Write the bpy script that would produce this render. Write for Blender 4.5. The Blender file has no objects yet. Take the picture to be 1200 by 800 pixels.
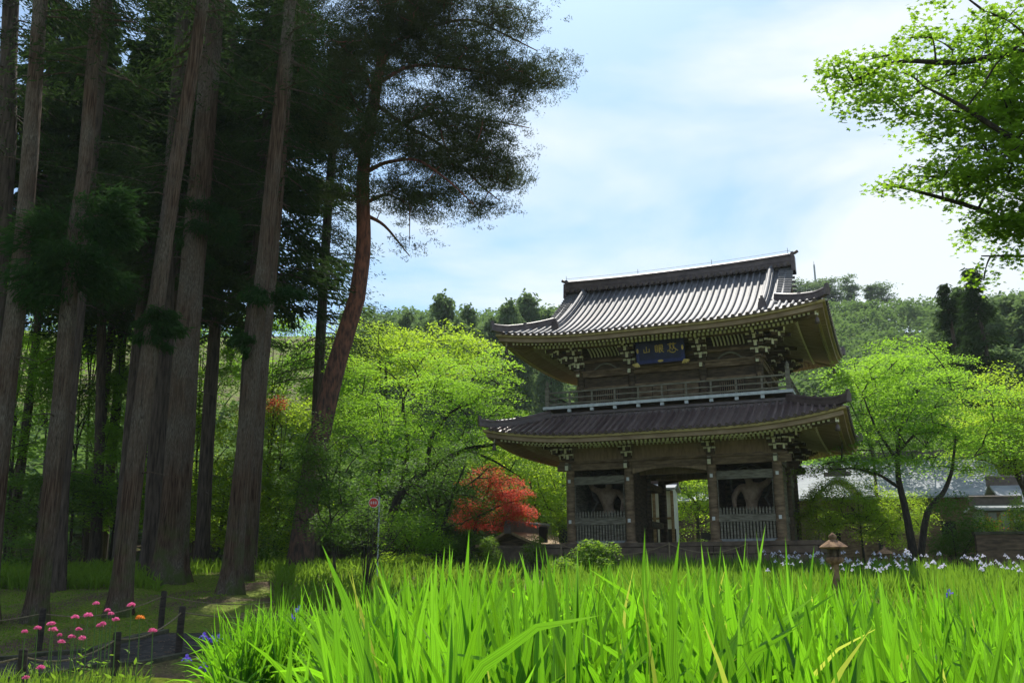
import bpy, math, random
import numpy as np
from mathutils import Vector, Matrix
PI = math.pi
S = bpy.context.scene
COL = S.collection

# ------------------------------------------------------------------ camera, world, sun, exposure
EYE = 1.6
F, PITCH, ROLL = 1067.1, 0.2431, 0.00507
cam = bpy.data.objects.new('camera', bpy.data.cameras.new('camera'))
COL.objects.link(cam); S.camera = cam
cam.data.sensor_width = 36; cam.data.lens = 36 * F / 1200
cam.data.clip_start = 0.05; cam.data.clip_end = 3000
cam.matrix_world = Matrix.Translation((0, 0, EYE)) @ Matrix.Rotation(PI/2 + PITCH, 4, 'X') @ Matrix.Rotation(-ROLL, 4, 'Z')

SUN_EL, SUN_AZ = math.radians(56), math.radians(4)      # azimuth clockwise from +Y
w = bpy.data.worlds.new('World'); S.world = w; w.use_nodes = True
nt = w.node_tree; nt.nodes.clear()
N = lambda t, t_=nt: t_.nodes.new(t)
sky = N('ShaderNodeTexSky'); sky.sky_type = 'NISHITA'; sky.sun_disc = False
sky.sun_elevation = SUN_EL; sky.sun_rotation = SUN_AZ; sky.air_density = 1.0; sky.dust_density = 1.2; sky.ozone_density = 1.2
tc = N('ShaderNodeTexCoord')
mp = N('ShaderNodeMapping'); mp.inputs['Scale'].default_value = (1, 1, 3.0); mp.inputs['Location'].default_value = (0.35, 0.2, 0.6)
nz = N('ShaderNodeTexNoise'); nz.inputs['Scale'].default_value = 2.3; nz.inputs['Detail'].default_value = 7; nz.inputs['Roughness'].default_value = 0.52; nz.inputs['Distortion'].default_value = 0.35
rp = N('ShaderNodeValToRGB'); rp.color_ramp.elements[0].position = 0.44; rp.color_ramp.elements[1].position = 0.64
rp.color_ramp.elements[0].color = (0.10, 0.10, 0.10, 1); rp.color_ramp.elements[1].color = (0.9, 0.9, 0.9, 1)
mx = N('ShaderNodeMixRGB'); mx.inputs[2].default_value = (6.6, 7.0, 7.3, 1)
bg = N('ShaderNodeBackground'); bg.inputs['Strength'].default_value = 0.104
ow = N('ShaderNodeOutputWorld')
L = nt.links.new
hs = N('ShaderNodeMixRGB'); hs.blend_type = 'MULTIPLY'; hs.inputs[0].default_value = 1; hs.inputs[2].default_value = (.74, .96, 1.06, 1)
L(tc.outputs['Generated'], mp.inputs[0]); L(mp.outputs[0], nz.inputs['Vector']); L(nz.outputs['Fac'], rp.inputs[0])
L(rp.outputs[0], mx.inputs[0]); L(sky.outputs[0], hs.inputs[1]); L(hs.outputs[0], mx.inputs[1]); L(mx.outputs[0], bg.inputs[0]); L(bg.outputs[0], ow.inputs[0])

sl = bpy.data.lights.new('sun', 'SUN'); sl.energy = 5.0; sl.angle = math.radians(0.5); sl.color = (1.0, 0.95, 0.86)
so = bpy.data.objects.new('sun', sl); COL.objects.link(so)
sd = Vector((math.sin(SUN_AZ) * math.cos(SUN_EL), math.cos(SUN_AZ) * math.cos(SUN_EL), math.sin(SUN_EL)))
so.rotation_euler = sd.to_track_quat('Z', 'Y').to_euler()
so.location = (0, 60, 80)
S.view_settings.view_transform = 'Standard'; S.view_settings.look = 'None'
S.view_settings.gamma = 1; S.view_settings.use_curve_mapping = False
S.view_settings.exposure = 0.55
S.render.engine = 'CYCLES'
S.cycles.max_bounces = 7; S.cycles.diffuse_bounces = 3; S.cycles.transmission_bounces = 4
S.cycles.transparent_max_bounces = 8; S.cycles.glossy_bounces = 2; S.cycles.volume_bounces = 1
S.cycles.use_denoising = True

def at(px, py, D):
    """world point that the photograph's pixel (1200x800) shows at forward distance D"""
    u2, v2 = px - 600, 400 - py
    c, s = math.cos(ROLL), math.sin(ROLL)
    u, v = u2 * c + v2 * s, -u2 * s + v2 * c
    cp, sp = math.cos(PITCH), math.sin(PITCH)
    dx, dy, dz = u, F * cp - v * sp, F * sp + v * cp
    k = D / dy
    return np.array([dx * k, D, EYE + dz * k])

def ss(a, b, x):
    t = np.clip((x - a) / (b - a), 0, 1); return t * t * (3 - 2 * t)

def gh(x, y):
    x = np.asarray(x, float); y = np.asarray(y, float)
    z = 1.5 * ss(14, 36, y)
    z = z + (0.22 + 0.33 * ss(-4.0, -1.2, x)) * (1 - ss(7.5, 12.5, y))
    left = (1 - ss(-3.0, 0.0, x)) * ss(12, 17, y) * (1 - ss(60, 80, y))
    z = z + left * (0.07 * np.sin(x * 1.3 + y * .5) * np.sin(y * .9 - x * .4 + 1) + 0.035 * np.sin(x * 3.1 + 1) * np.sin(y * 2.7))
    z = z + 64 * ss(75, 275, y + 0.10 * np.abs(x)) + 3.0 * np.sin(x * .045 + 1) * np.sin(y * .04) * ss(90, 160, y)
    return z
def ghf(x, y): return float(gh(x, y))

def ground_hit(px, py, lo=4, hi=70):
    D = lo
    while D < hi:
        p = at(px, py, D)
        if p[2] <= ghf(p[0], p[1]): return p
        D += 0.05
    return at(px, py, hi)

# ------------------------------------------------------------------ object helpers
def tag(o, label=None, cat=None, group=None, kind=None):
    if label: o['label'] = label
    if cat: o['category'] = cat
    if group: o['group'] = group
    if kind: o['kind'] = kind
    return o

def empty(name, loc=(0, 0, 0), rz=0, **k):
    o = bpy.data.objects.new(name, None); COL.objects.link(o)
    o.location = loc; o.rotation_euler = (0, 0, rz); o.empty_display_size = 0.2
    return tag(o, **k)

def np_mesh(name, V, Fs, mats, parent=None, mi=None, smooth=False):
    """V (n,3); Fs list of (m,k) int arrays"""
    me = bpy.data.meshes.new(name)
    V = np.ascontiguousarray(V, dtype=np.float32)
    me.vertices.add(len(V)); me.vertices.foreach_set('co', V.ravel())
    Fs = [np.asarray(f, dtype=np.int32) for f in Fs if len(f)]
    nl = sum(f.size for f in Fs); nf = sum(len(f) for f in Fs)
    me.loops.add(nl); me.loops.foreach_set('vertex_index', np.concatenate([f.ravel() for f in Fs]))
    tot = np.concatenate([np.full(len(f), f.shape[1], np.int32) for f in Fs])
    st = np.concatenate([[0], np.cumsum(tot)[:-1]]).astype(np.int32)
    me.polygons.add(nf); me.polygons.foreach_set('loop_start', st); me.polygons.foreach_set('loop_total', tot)
    if not isinstance(mats, (list, tuple)): mats = [mats]
    for m in mats: me.materials.append(m)
    if mi is not None: me.polygons.foreach_set('material_index', np.asarray(mi, np.int32))
    if smooth is True: me.polygons.foreach_set('use_smooth', np.ones(nf, bool))
    elif smooth is not False: me.polygons.foreach_set('use_smooth', np.asarray(smooth, bool))
    me.update(calc_edges=True); me.validate()
    o = bpy.data.objects.new(name, me); COL.objects.link(o)
    if parent: o.parent = parent
    return o

class MB:
    """collects shapes for ONE mesh object"""
    def __init__(s): s.V = []; s.F = {}; s.n = 0; s.sm = {}; s.mi = {}
    def add(s, V, Fc, m=0, smooth=False):
        V = np.asarray(V, float); Fc = np.asarray(Fc, int)
        s.V.append(V)
        k = Fc.shape[1]
        s.F.setdefault(k, []).append(Fc + s.n); s.mi.setdefault(k, []).append(np.full(len(Fc), m)); s.sm.setdefault(k, []).append(np.full(len(Fc), smooth))
        s.n += len(V); return s
    def hexa(s, P, m=0, endm=None):
        """8 corners: bottom 4 ccw, top 4 ccw"""
        Fc = [[0, 3, 2, 1], [4, 5, 6, 7], [0, 1, 5, 4], [1, 2, 6, 5], [2, 3, 7, 6], [3, 0, 4, 7]]
        return s.add(P, Fc, m)
    def box(s, x0, x1, y0, y1, z0, z1, m=0):
        return s.hexa([(x0, y0, z0), (x1, y0, z0), (x1, y1, z0), (x0, y1, z0), (x0, y0, z1), (x1, y0, z1), (x1, y1, z1), (x0, y1, z1)], m)
    def bar(s, a, b, wd, ht, m=0, endm=None, up=(0, 0, 1)):
        a = Vector(a); b = Vector(b); d = (b - a).normalized(); sd_ = d.cross(Vector(up))
        if sd_.length < 1e-4: sd_ = Vector((1, 0, 0))
        sd_.normalize(); u = sd_.cross(d)
        q = [a - sd_*wd/2 - u*ht/2, a + sd_*wd/2 - u*ht/2, a + sd_*wd/2 + u*ht/2, a - sd_*wd/2 + u*ht/2]
        P = q + [v + (b - a) for v in q]
        Fc = [[3, 2, 1, 0], [4, 5, 6, 7], [0, 1, 5, 4], [1, 2, 6, 5], [2, 3, 7, 6], [3, 0, 4, 7]]
        if endm is None: return s.add([tuple(v) for v in P], Fc, m)
        s.add([tuple(v) for v in P], [Fc[0]] + Fc[2:], m)
        return s.add([tuple(v) for v in P[4:]], [[0, 1, 2, 3]], endm)
    def tube(s, pts, rad, n=8, m=0, cap=True, smooth=True, arc=None):
        P = np.asarray(pts, float); R = np.broadcast_to(np.asarray(rad, float), (len(P),)).copy()
        T = np.gradient(P, axis=0); T /= np.linalg.norm(T, axis=1)[:, None] + 1e-9
        up = np.array([0, 0, 1.0]) if abs(T[0][2]) < .9 else np.array([0, 1.0, 0])
        A = np.cross(T, up); A /= np.linalg.norm(A, axis=1)[:, None] + 1e-9
        B = np.cross(A, T)
        th = np.linspace(0, 2*PI, n, endpoint=False) if arc is None else np.linspace(arc[0], arc[1], n)
        V = P[:, None] + R[:, None, None] * (np.cos(th)[None, :, None] * A[:, None] + np.sin(th)[None, :, None] * B[:, None])
        V = V.reshape(-1, 3); k = len(P)
        i, j = np.meshgrid(np.arange(k-1), np.arange(n if arc is None else n-1), indexing='ij')
        a = i*n + j; b = i*n + (j+1) % n
        s.add(V, np.stack([a, b, b+n, a+n], -1).reshape(-1, 4), m, smooth)
        if cap:
            s.add(V[:n], [list(range(n))[::-1]], m); s.add(V[-n:], [list(range(n))], m)
        return s
    def lathe(s, prof, cx=0, cy=0, n=16, m=0, smooth=True, rot=0):
        th = np.linspace(0, 2*PI, n, endpoint=False) + rot
        V = np.array([[cx + r*math.cos(t), cy + r*math.sin(t), z] for r, z in prof for t in th])
        i, j = np.meshgrid(np.arange(len(prof)-1), np.arange(n), indexing='ij'); a = i*n + j; b = i*n + (j+1) % n
        s.add(V, np.stack([a, b, b+n, a+n], -1).reshape(-1, 4), m, smooth)
        s.add(V[:n], [list(range(n))[::-1]], m); s.add(V[-n:], [list(range(n))], m); return s
    def prism(s, poly, y0, y1, m=0):
        """polygon in xz extruded along y"""
        n = len(poly); V = [(x, y0, z) for x, z in poly] + [(x, y1, z) for x, z in poly]
        s.add(V, [[i, (i+1) % n, n + (i+1) % n, n + i] for i in range(n)], m)
        s.add(V[:n], [list(range(n))[::-1]], m); return s.add(V[n:], [list(range(n))], m)
    def sheet(s, G, m=0, smooth=True):
        """G (a,b,3) grid"""
        a, b, _ = G.shape
        i, j = np.meshgrid(np.arange(a-1), np.arange(b-1), indexing='ij'); q = i*b + j
        return s.add(G.reshape(-1, 3), np.stack([q, q+1, q+b+1, q+b], -1).reshape(-1, 4), m, smooth)
    def build(s, name, mats, parent=None):
        ks = sorted(s.F)
        return np_mesh(name, np.concatenate(s.V), [np.concatenate(s.F[k]) for k in ks], mats, parent,
                       mi=np.concatenate([np.concatenate(s.mi[k]) for k in ks]), smooth=np.concatenate([np.concatenate(s.sm[k]) for k in ks]))

# ------------------------------------------------------------------ materials
def mat(name): 
    m = bpy.data.materials.new(name); m.use_nodes = True; t = m.node_tree; t.nodes.clear()
    return m, t, t.nodes.new('ShaderNodeOutputMaterial')
def ramp(t, stops, fac):
    r = t.nodes.new('ShaderNodeValToRGB'); e = r.color_ramp.elements
    while len(e) < len(stops): e.new(0.5)
    for i, (p, c) in enumerate(stops): e[i].position = p; e[i].color = (*c, 1)
    t.links.new(fac, r.inputs[0]); return r.outputs[0]
def noise(t, scale, detail=4, stretch=(1, 1, 1), rough=.55, coord='Object'):
    c = t.nodes.new('ShaderNodeTexCoord'); mpp = t.nodes.new('ShaderNodeMapping'); mpp.inputs['Scale'].default_value = stretch
    n = t.nodes.new('ShaderNodeTexNoise'); n.inputs['Scale'].default_value = scale; n.inputs['Detail'].default_value = detail; n.inputs['Roughness'].default_value = rough
    t.links.new(c.outputs[coord], mpp.inputs[0]); t.links.new(mpp.outputs[0], n.inputs['Vector']); return n.outputs['Fac']
def solid(name, c1, c2, scale=3, stretch=(1, 1, 1), rough=.8, bump=.2, detail=6, spec=.3, metal=0, lo=.35, hi=.68, bscale=None, c3=None, island=0):
    m, t, o = mat(name); b = t.nodes.new('ShaderNodeBsdfPrincipled')
    n = noise(t, scale, detail, stretch)
    st = [(lo, c1), (hi, c2)] if c3 is None else [(lo, c1), ((lo+hi)/2, c2), (hi, c3)]
    if island:
        g_ = t.nodes.new('ShaderNodeNewGeometry'); a_ = t.nodes.new('ShaderNodeMath'); a_.operation = 'MULTIPLY_ADD'; a_.inputs[1].default_value = island
        sb_ = t.nodes.new('ShaderNodeMath'); sb_.operation = 'ADD'; sb_.inputs[1].default_value = -island/2
        t.links.new(g_.outputs['Random Per Island'], a_.inputs[0]); t.links.new(n, a_.inputs[2]); t.links.new(a_.outputs[0], sb_.inputs[0]); n = sb_.outputs[0]
    t.links.new(ramp(t, st, n), b.inputs['Base Color'])
    b.inputs['Roughness'].default_value = rough; b.inputs['Specular IOR Level'].default_value = spec; b.inputs['Metallic'].default_value = metal
    if bump:
        bm = t.nodes.new('ShaderNodeBump'); bm.inputs['Strength'].default_value = bump; bm.inputs['Distance'].default_value = .03
        t.links.new(noise(t, bscale or scale*3, detail, stretch), bm.inputs['Height']); t.links.new(bm.outputs[0], b.inputs['Normal'])
    t.links.new(b.outputs[0], o.inputs[0]); return m
def leafmat(name, ca, cb, trans, tmix=.5, rough=.6, patch=.5, spec=.1, tf=.72):
    """ca..cb: colours the leaves run through; trans: light that comes through them"""
    m, t, o = mat(name)
    g = t.nodes.new('ShaderNodeNewGeometry')
    n = noise(t, patch, 2, coord='Object')
    a = t.nodes.new('ShaderNodeMath'); a.operation = 'MULTIPLY_ADD'; a.inputs[1].default_value = .55
    t.links.new(g.outputs['Random Per Island'], a.inputs[0])
    b2 = t.nodes.new('ShaderNodeMath'); b2.operation = 'MULTIPLY_ADD'; b2.inputs[1].default_value = 1.5; b2.inputs[2].default_value = -.55
    t.links.new(n, b2.inputs[0]); t.links.new(b2.outputs[0], a.inputs[2])
    c = ramp(t, [(0.0, ca), (1.0, cb)], a.outputs[0])
    p = t.nodes.new('ShaderNodeBsdfPrincipled'); p.inputs['Roughness'].default_value = rough; p.inputs['Specular IOR Level'].default_value = spec
    t.links.new(c, p.inputs['Base Color'])
    tr = t.nodes.new('ShaderNodeBsdfTranslucent')
    mm = t.nodes.new('ShaderNodeMixRGB'); mm.inputs[0].default_value = tf; mm.inputs[2].default_value = (*trans, 1)
    t.links.new(c, mm.inputs[1]); t.links.new(mm.outputs[0], tr.inputs[0])
    ms = t.nodes.new('ShaderNodeMixShader'); ms.inputs[0].default_value = tmix
    t.links.new(p.outputs[0], ms.inputs[1]); t.links.new(tr.outputs[0], ms.inputs[2]); t.links.new(ms.outputs[0], o.inputs[0])
    return m
M = {}
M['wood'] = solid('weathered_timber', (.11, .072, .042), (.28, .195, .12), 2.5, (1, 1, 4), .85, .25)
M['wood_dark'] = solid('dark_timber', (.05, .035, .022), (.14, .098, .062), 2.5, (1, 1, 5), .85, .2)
M['wood_warm'] = solid('brown_timber', (.22, .15, .09), (.38, .265, .165), 2, (5, 1, 1), .85, .2)
M['wood_grey'] = solid('grey_timber', (.11, .10, .072), (.27, .245, .19), 3, (1, 1, 6), .9, .3)
M['soffit'] = solid('soffit_boards', (.23, .16, .095), (.37, .27, .17), 1.5, (1, 6, 1), .9, .1)
M['gold'] = solid('ochre_edge_board', (.30, .23, .085), (.42, .33, .13), 4, rough=.7, bump=.05)
M['cream'] = solid('cream_painted_end', (.68, .64, .44), (.85, .82, .62), 6, rough=.8, bump=.05)
M['rafter'] = solid('underlit_rafters', (.30, .24, .14), (.46, .38, .24), 4, rough=.85, bump=.05)  # base rafters coloured paler to stand in for light from below
M['white'] = solid('white_paint', (.55, .56, .55), (.78, .78, .76), 5, rough=.7, bump=.05)
M['balcony_white'] = solid('pale_edge_board', (.42, .45, .47), (.62, .65, .66), 5, rough=.7, bump=.05)
M['stone'] = solid('brown_stone', (.07, .05, .036), (.17, .125, .09), 2.2, rough=.9, bump=.4)
M['stone_grey'] = solid('grey_stone', (.16, .17, .17), (.34, .35, .34), 3, rough=.9, bump=.3)
M['rust'] = solid('rust_brown_stone', (.09, .05, .03), (.22, .13, .075), 7, rough=.95, bump=.4, c3=(.30, .20, .11))
M['tile'] = solid('glazed_grey_tile', (.08, .08, .09), (.15, .15, .165), 3.0, rough=.68, bump=.3, spec=.6, island=.35, bscale=14)
M['tile_low'] = solid('dark_glazed_tile', (.11, .076, .074), (.20, .15, .14), 2.5, rough=.3, bump=.25, spec=.6, island=.35, bscale=14)
M['ridge'] = solid('ridge_tile', (.07, .048, .046), (.14, .10, .095), 3, rough=.45, bump=.2, spec=.5)
M['navy'] = solid('navy_lacquer', (.008, .012, .05), (.012, .02, .09), 4, rough=.4, bump=.02)
M['navy_frame'] = solid('blue_lacquer', (.012, .02, .11), (.02, .035, .17), 4, rough=.4, bump=.02)
M['gilt'] = solid('gilt', (.45, .33, .08), (.7, .52, .16), 6, rough=.4, bump=.05, metal=.3)
M['statue'] = solid('statue_wood', (.20, .13, .085), (.38, .27, .19), 4, rough=.7, bump=.3)
M['statue_cloth'] = solid('statue_drapery', (.06, .05, .04), (.14, .12, .09), 5, rough=.8, bump=.4)
M['rope'] = solid('straw_rope', (.14, .11, .065), (.26, .21, .13), 30, rough=.95, bump=.4)
M['post'] = solid('charred_post', (.018, .014, .012), (.055, .042, .034), 6, (1, 1, 4), .9, .4)
M['bark_cedar'] = None
M['bark_dark'] = solid('dark_bark', (.03, .022, .017), (.11, .082, .065), 5, (3, 3, .3), .95, .9, 8, bscale=9)
M['bark_pine_old'] = solid('old_pine_bark', (.035, .024, .02), (.12, .06, .042), 4, (2.4, 2.4, .7), .95, 1.0, 8, bscale=7, lo=.4, hi=.6)
M['bark_pine_up'] = solid('upper_red_pine_bark', (.085, .032, .02), (.22, .085, .05), 4, (2.4, 2.4, .7), .95, .8, 8, bscale=7, lo=.4, hi=.6)
M['bark_maple'] = solid('maple_bark', (.02, .016, .013), (.06, .048, .038), 6, (3, 3, .6), .9, .5)
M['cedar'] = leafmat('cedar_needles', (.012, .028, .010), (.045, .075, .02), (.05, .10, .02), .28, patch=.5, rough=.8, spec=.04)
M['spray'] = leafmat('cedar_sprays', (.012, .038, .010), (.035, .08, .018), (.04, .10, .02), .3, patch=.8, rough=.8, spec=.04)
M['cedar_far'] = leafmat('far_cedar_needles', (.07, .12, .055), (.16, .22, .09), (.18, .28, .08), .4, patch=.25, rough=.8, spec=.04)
M['pine'] = leafmat('pine_needles', (.030, .050, .016), (.085, .10, .034), (.09, .12, .035), .3, patch=.6, rough=.8, spec=.04)
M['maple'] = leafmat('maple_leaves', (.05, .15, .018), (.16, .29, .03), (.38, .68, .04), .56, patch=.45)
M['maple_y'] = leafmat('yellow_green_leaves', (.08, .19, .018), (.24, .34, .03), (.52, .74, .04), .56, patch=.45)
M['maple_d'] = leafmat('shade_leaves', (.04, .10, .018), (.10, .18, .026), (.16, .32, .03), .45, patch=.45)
M['maple_near'] = leafmat('near_maple_leaves', (.07, .15, .018), (.15, .24, .026), (.34, .58, .03), .55, patch=.8)
M['red'] = leafmat('red_maple_leaves', (.32, .035, .03), (.52, .12, .06), (.80, .12, .07), .5, patch=.7)
M['bush'] = leafmat('bush_leaves', (.08, .16, .02), (.16, .26, .03), (.24, .4, .03), .45, patch=1.2)
M['forest'] = leafmat('far_forest_leaves', (.06, .12, .04), (.15, .23, .06), (.18, .3, .06), .35, patch=.08, rough=.8, spec=.04)
M['iris'] = None
M['iris_y'] = leafmat('yellowing_iris_blades', (.28, .36, .03), (.42, .44, .09), (.6, .7, .08), .55, rough=.45, patch=1.2)
M['iris_far'] = leafmat('far_iris_blades', (.06, .17, .02), (.16, .30, .03), (.3, .52, .03), .5, patch=.3)
M['grass'] = leafmat('undergrowth', (.06, .14, .018), (.16, .26, .03), (.25, .42, .03), .5, patch=.6)
M['hosta'] = leafmat('hosta_leaf', (.03, .10, .035), (.07, .19, .045), (.12, .3, .04), .35, rough=.35, patch=3, spec=.5)
M['petal_pale'] = leafmat('lavender_petal', (.58, .56, .76), (.80, .79, .88), (.8, .78, .92), .35, patch=3)
M['petal_blue'] = leafmat('violet_petal', (.08, .05, .42), (.17, .11, .62), (.2, .12, .8), .35, patch=3)
M['petal_pink'] = leafmat('pink_petal', (.62, .07, .26), (.82, .22, .44), (.85, .2, .45), .4, patch=3)
M['petal_orange'] = leafmat('orange_petal', (.75, .18, .04), (.85, .33, .06), (.9, .4, .08), .4, patch=3)
M['stem'] = solid('flower_stem', (.06, .12, .03), (.10, .18, .04), 5, bump=0)
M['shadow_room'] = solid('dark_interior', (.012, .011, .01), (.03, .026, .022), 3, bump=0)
M['roof_far'] = solid('pale_copper_roof', (.20, .22, .25), (.31, .33, .36), .9, (1, 4, 1), .75, .1)
M['plaster'] = solid('pale_plaster', (.45, .46, .45), (.6, .61, .6), 2, bump=.05)
M['mast'] = solid('mast_steel', (.3, .32, .34), (.42, .44, .46), 2, bump=0)
M['signred'] = solid('red_sign_face', (.5, .03, .02), (.6, .06, .04), 5, bump=0, rough=.5)
M['asphalt'] = solid('asphalt_path', (.035, .033, .031), (.07, .066, .062), 3, rough=.95, bump=.5, bscale=60, spec=.05)
M['gravel'] = solid('pale_gravel', (.26, .22, .19), (.42, .37, .33), 9, rough=.95, bump=.4)
M['kerb'] = solid('mossy_kerb', (.03, .035, .02), (.09, .085, .05), 6, rough=.95, bump=.5)

def pine_bark():
    m, t, o = mat('red_pine_bark'); b = t.nodes.new('ShaderNodeBsdfPrincipled'); b.inputs['Roughness'].default_value = .95
    n = noise(t, 4, 8, (2.4, 2.4, .7)); a = ramp(t, [(.38, (.03, .021, .018)), (.62, (.12, .065, .048))], n); c = ramp(t, [(.38, (.085, .032, .02)), (.62, (.24, .085, .048))], n)
    tc_ = t.nodes.new('ShaderNodeTexCoord'); sp = t.nodes.new('ShaderNodeSeparateXYZ'); t.links.new(tc_.outputs['Object'], sp.inputs[0])
    ad = t.nodes.new('ShaderNodeMath'); ad.operation = 'MULTIPLY_ADD'; ad.inputs[1].default_value = 5; t.links.new(n, ad.inputs[0]); t.links.new(sp.outputs['Z'], ad.inputs[2])
    mr = t.nodes.new('ShaderNodeMapRange'); mr.inputs[1].default_value = 7; mr.inputs[2].default_value = 15; t.links.new(ad.outputs[0], mr.inputs[0])
    mx_ = t.nodes.new('ShaderNodeMixRGB'); t.links.new(mr.outputs[0], mx_.inputs[0]); t.links.new(a, mx_.inputs[1]); t.links.new(c, mx_.inputs[2]); t.links.new(mx_.outputs[0], b.inputs['Base Color'])
    bm = t.nodes.new('ShaderNodeBump'); bm.inputs['Strength'].default_value = 1; bm.inputs['Distance'].default_value = .05; t.links.new(noise(t, 7, 8, (2.4, 2.4, .7)), bm.inputs['Height']); t.links.new(bm.outputs[0], b.inputs['Normal'])
    t.links.new(b.outputs[0], o.inputs[0]); return m
M['bark_pine'] = M['bark_pine_up'] = pine_bark()
def iris_mat(name, dark, light, tip, trans, tmix):
    m, t, o = mat(name); g = t.nodes.new('ShaderNodeNewGeometry'); at_ = t.nodes.new('ShaderNodeAttribute'); at_.attribute_name = 'bl'
    sp = t.nodes.new('ShaderNodeSeparateXYZ'); t.links.new(at_.outputs['Vector'], sp.inputs[0])
    def mth(op, a, b_=None, c_=None):
        q = t.nodes.new('ShaderNodeMath'); q.operation = op
        for k, v in enumerate((a, b_, c_)):
            if v is None: continue
            if isinstance(v, (int, float)): q.inputs[k].default_value = v
            else: t.links.new(v, q.inputs[k])
        return q.outputs[0]
    rnd_ = g.outputs['Random Per Island']
    base = ramp(t, [(0, dark), (.55, tuple((a+b)/2 for a, b in zip(dark, light))), (1, light)], rnd_)
    vein = mth('MULTIPLY_ADD', mth('SINE', mth('MULTIPLY', sp.outputs[0], 38.0)), .16, .84)          # fine parallel veins
    keel = mth('SUBTRACT', 1.0, mth('MULTIPLY', mth('SUBTRACT', 1.0, mth('MINIMUM', 1.0, mth('MULTIPLY', mth('ABSOLUTE', mth('SUBTRACT', sp.outputs[0], .5)), 9.0))), .3))
    vk = mth('MULTIPLY', vein, keel)
    cm_ = t.nodes.new('ShaderNodeMixRGB'); cm_.blend_type = 'MULTIPLY'; cm_.inputs[0].default_value = 1; t.links.new(base, cm_.inputs[1]); t.links.new(vk, cm_.inputs[2])
    tf_ = mth('MULTIPLY', mth('POWER', sp.outputs[1], 14.0), mth('GREATER_THAN', rnd_, .55))          # dry yellow tips on some blades
    c2 = t.nodes.new('ShaderNodeMixRGB'); t.links.new(tf_, c2.inputs[0]); t.links.new(cm_.outputs[0], c2.inputs[1]); c2.inputs[2].default_value = (*tip, 1)
    p = t.nodes.new('ShaderNodeBsdfPrincipled'); p.inputs['Roughness'].default_value = .42; p.inputs['Specular IOR Level'].default_value = .45; t.links.new(c2.outputs[0], p.inputs['Base Color'])
    tc2 = ramp(t, [(0, tuple(v*.42 for v in trans)), (1, trans)], rnd_)
    tm = t.nodes.new('ShaderNodeMixRGB'); tm.blend_type = 'MULTIPLY'; tm.inputs[0].default_value = 1; t.links.new(tc2, tm.inputs[1]); t.links.new(vk, tm.inputs[2])
    tr = t.nodes.new('ShaderNodeBsdfTranslucent'); t.links.new(tm.outputs[0], tr.inputs[0])
    ms = t.nodes.new('ShaderNodeMixShader'); ms.inputs[0].default_value = tmix; t.links.new(p.outputs[0], ms.inputs[1]); t.links.new(tr.outputs[0], ms.inputs[2]); t.links.new(ms.outputs[0], o.inputs[0]); return m
M['iris'] = iris_mat('iris_blades', (.018, .11, .008), (.10, .30, .012), (.4, .33, .12), (.32, .80, .02), .57)
def cedar_bark():
    m, t, o = mat('cedar_bark'); b = t.nodes.new('ShaderNodeBsdfPrincipled'); b.inputs['Roughness'].default_value = .95; b.inputs['Specular IOR Level'].default_value = .1
    fib = noise(t, 5, 8, (7, 7, .3)); fine = noise(t, 9, 6, (9, 9, .9)); pat = noise(t, .8, 5, (1, 1, .6)); pat2 = noise(t, 2.6, 6, (1, 1, .8))
    c1 = ramp(t, [(.34, (.022, .013, .009)), (.5, (.085, .052, .036)), (.66, (.15, .105, .075))], fib)
    c2 = ramp(t, [(.34, (.035, .028, .022)), (.5, (.12, .10, .08)), (.66, (.22, .19, .155))], fine)
    f = ramp(t, [(.42, (0, 0, 0)), (.62, (1, 1, 1))], pat)
    mx_ = t.nodes.new('ShaderNodeMixRGB'); t.links.new(f, mx_.inputs[0]); t.links.new(c1, mx_.inputs[1]); t.links.new(c2, mx_.inputs[2])
    tc_ = t.nodes.new('ShaderNodeTexCoord'); sp = t.nodes.new('ShaderNodeSeparateXYZ'); t.links.new(tc_.outputs['Object'], sp.inputs[0])
    mr = t.nodes.new('ShaderNodeMapRange'); mr.inputs[1].default_value = 2.6; mr.inputs[2].default_value = .1; t.links.new(sp.outputs['Z'], mr.inputs[0])
    g_ = ramp(t, [(.45, (0, 0, 0)), (.62, (1, 1, 1))], pat2); ml = t.nodes.new('ShaderNodeMath'); ml.operation = 'MULTIPLY'; t.links.new(mr.outputs[0], ml.inputs[0]); t.links.new(g_, ml.inputs[1])
    m2 = t.nodes.new('ShaderNodeMixRGB'); m2.inputs[2].default_value = (.07, .095, .025, 1); t.links.new(ml.outputs[0], m2.inputs[0]); t.links.new(mx_.outputs[0], m2.inputs[1]); t.links.new(m2.outputs[0], b.inputs['Base Color'])
    bm = t.nodes.new('ShaderNodeBump'); bm.inputs['Strength'].default_value = 1; bm.inputs['Distance'].default_value = .07; t.links.new(fib, bm.inputs['Height']); t.links.new(bm.outputs[0], b.inputs['Normal'])
    t.links.new(b.outputs[0], o.inputs[0]); return m
M['bark_cedar'] = cedar_bark()
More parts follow.
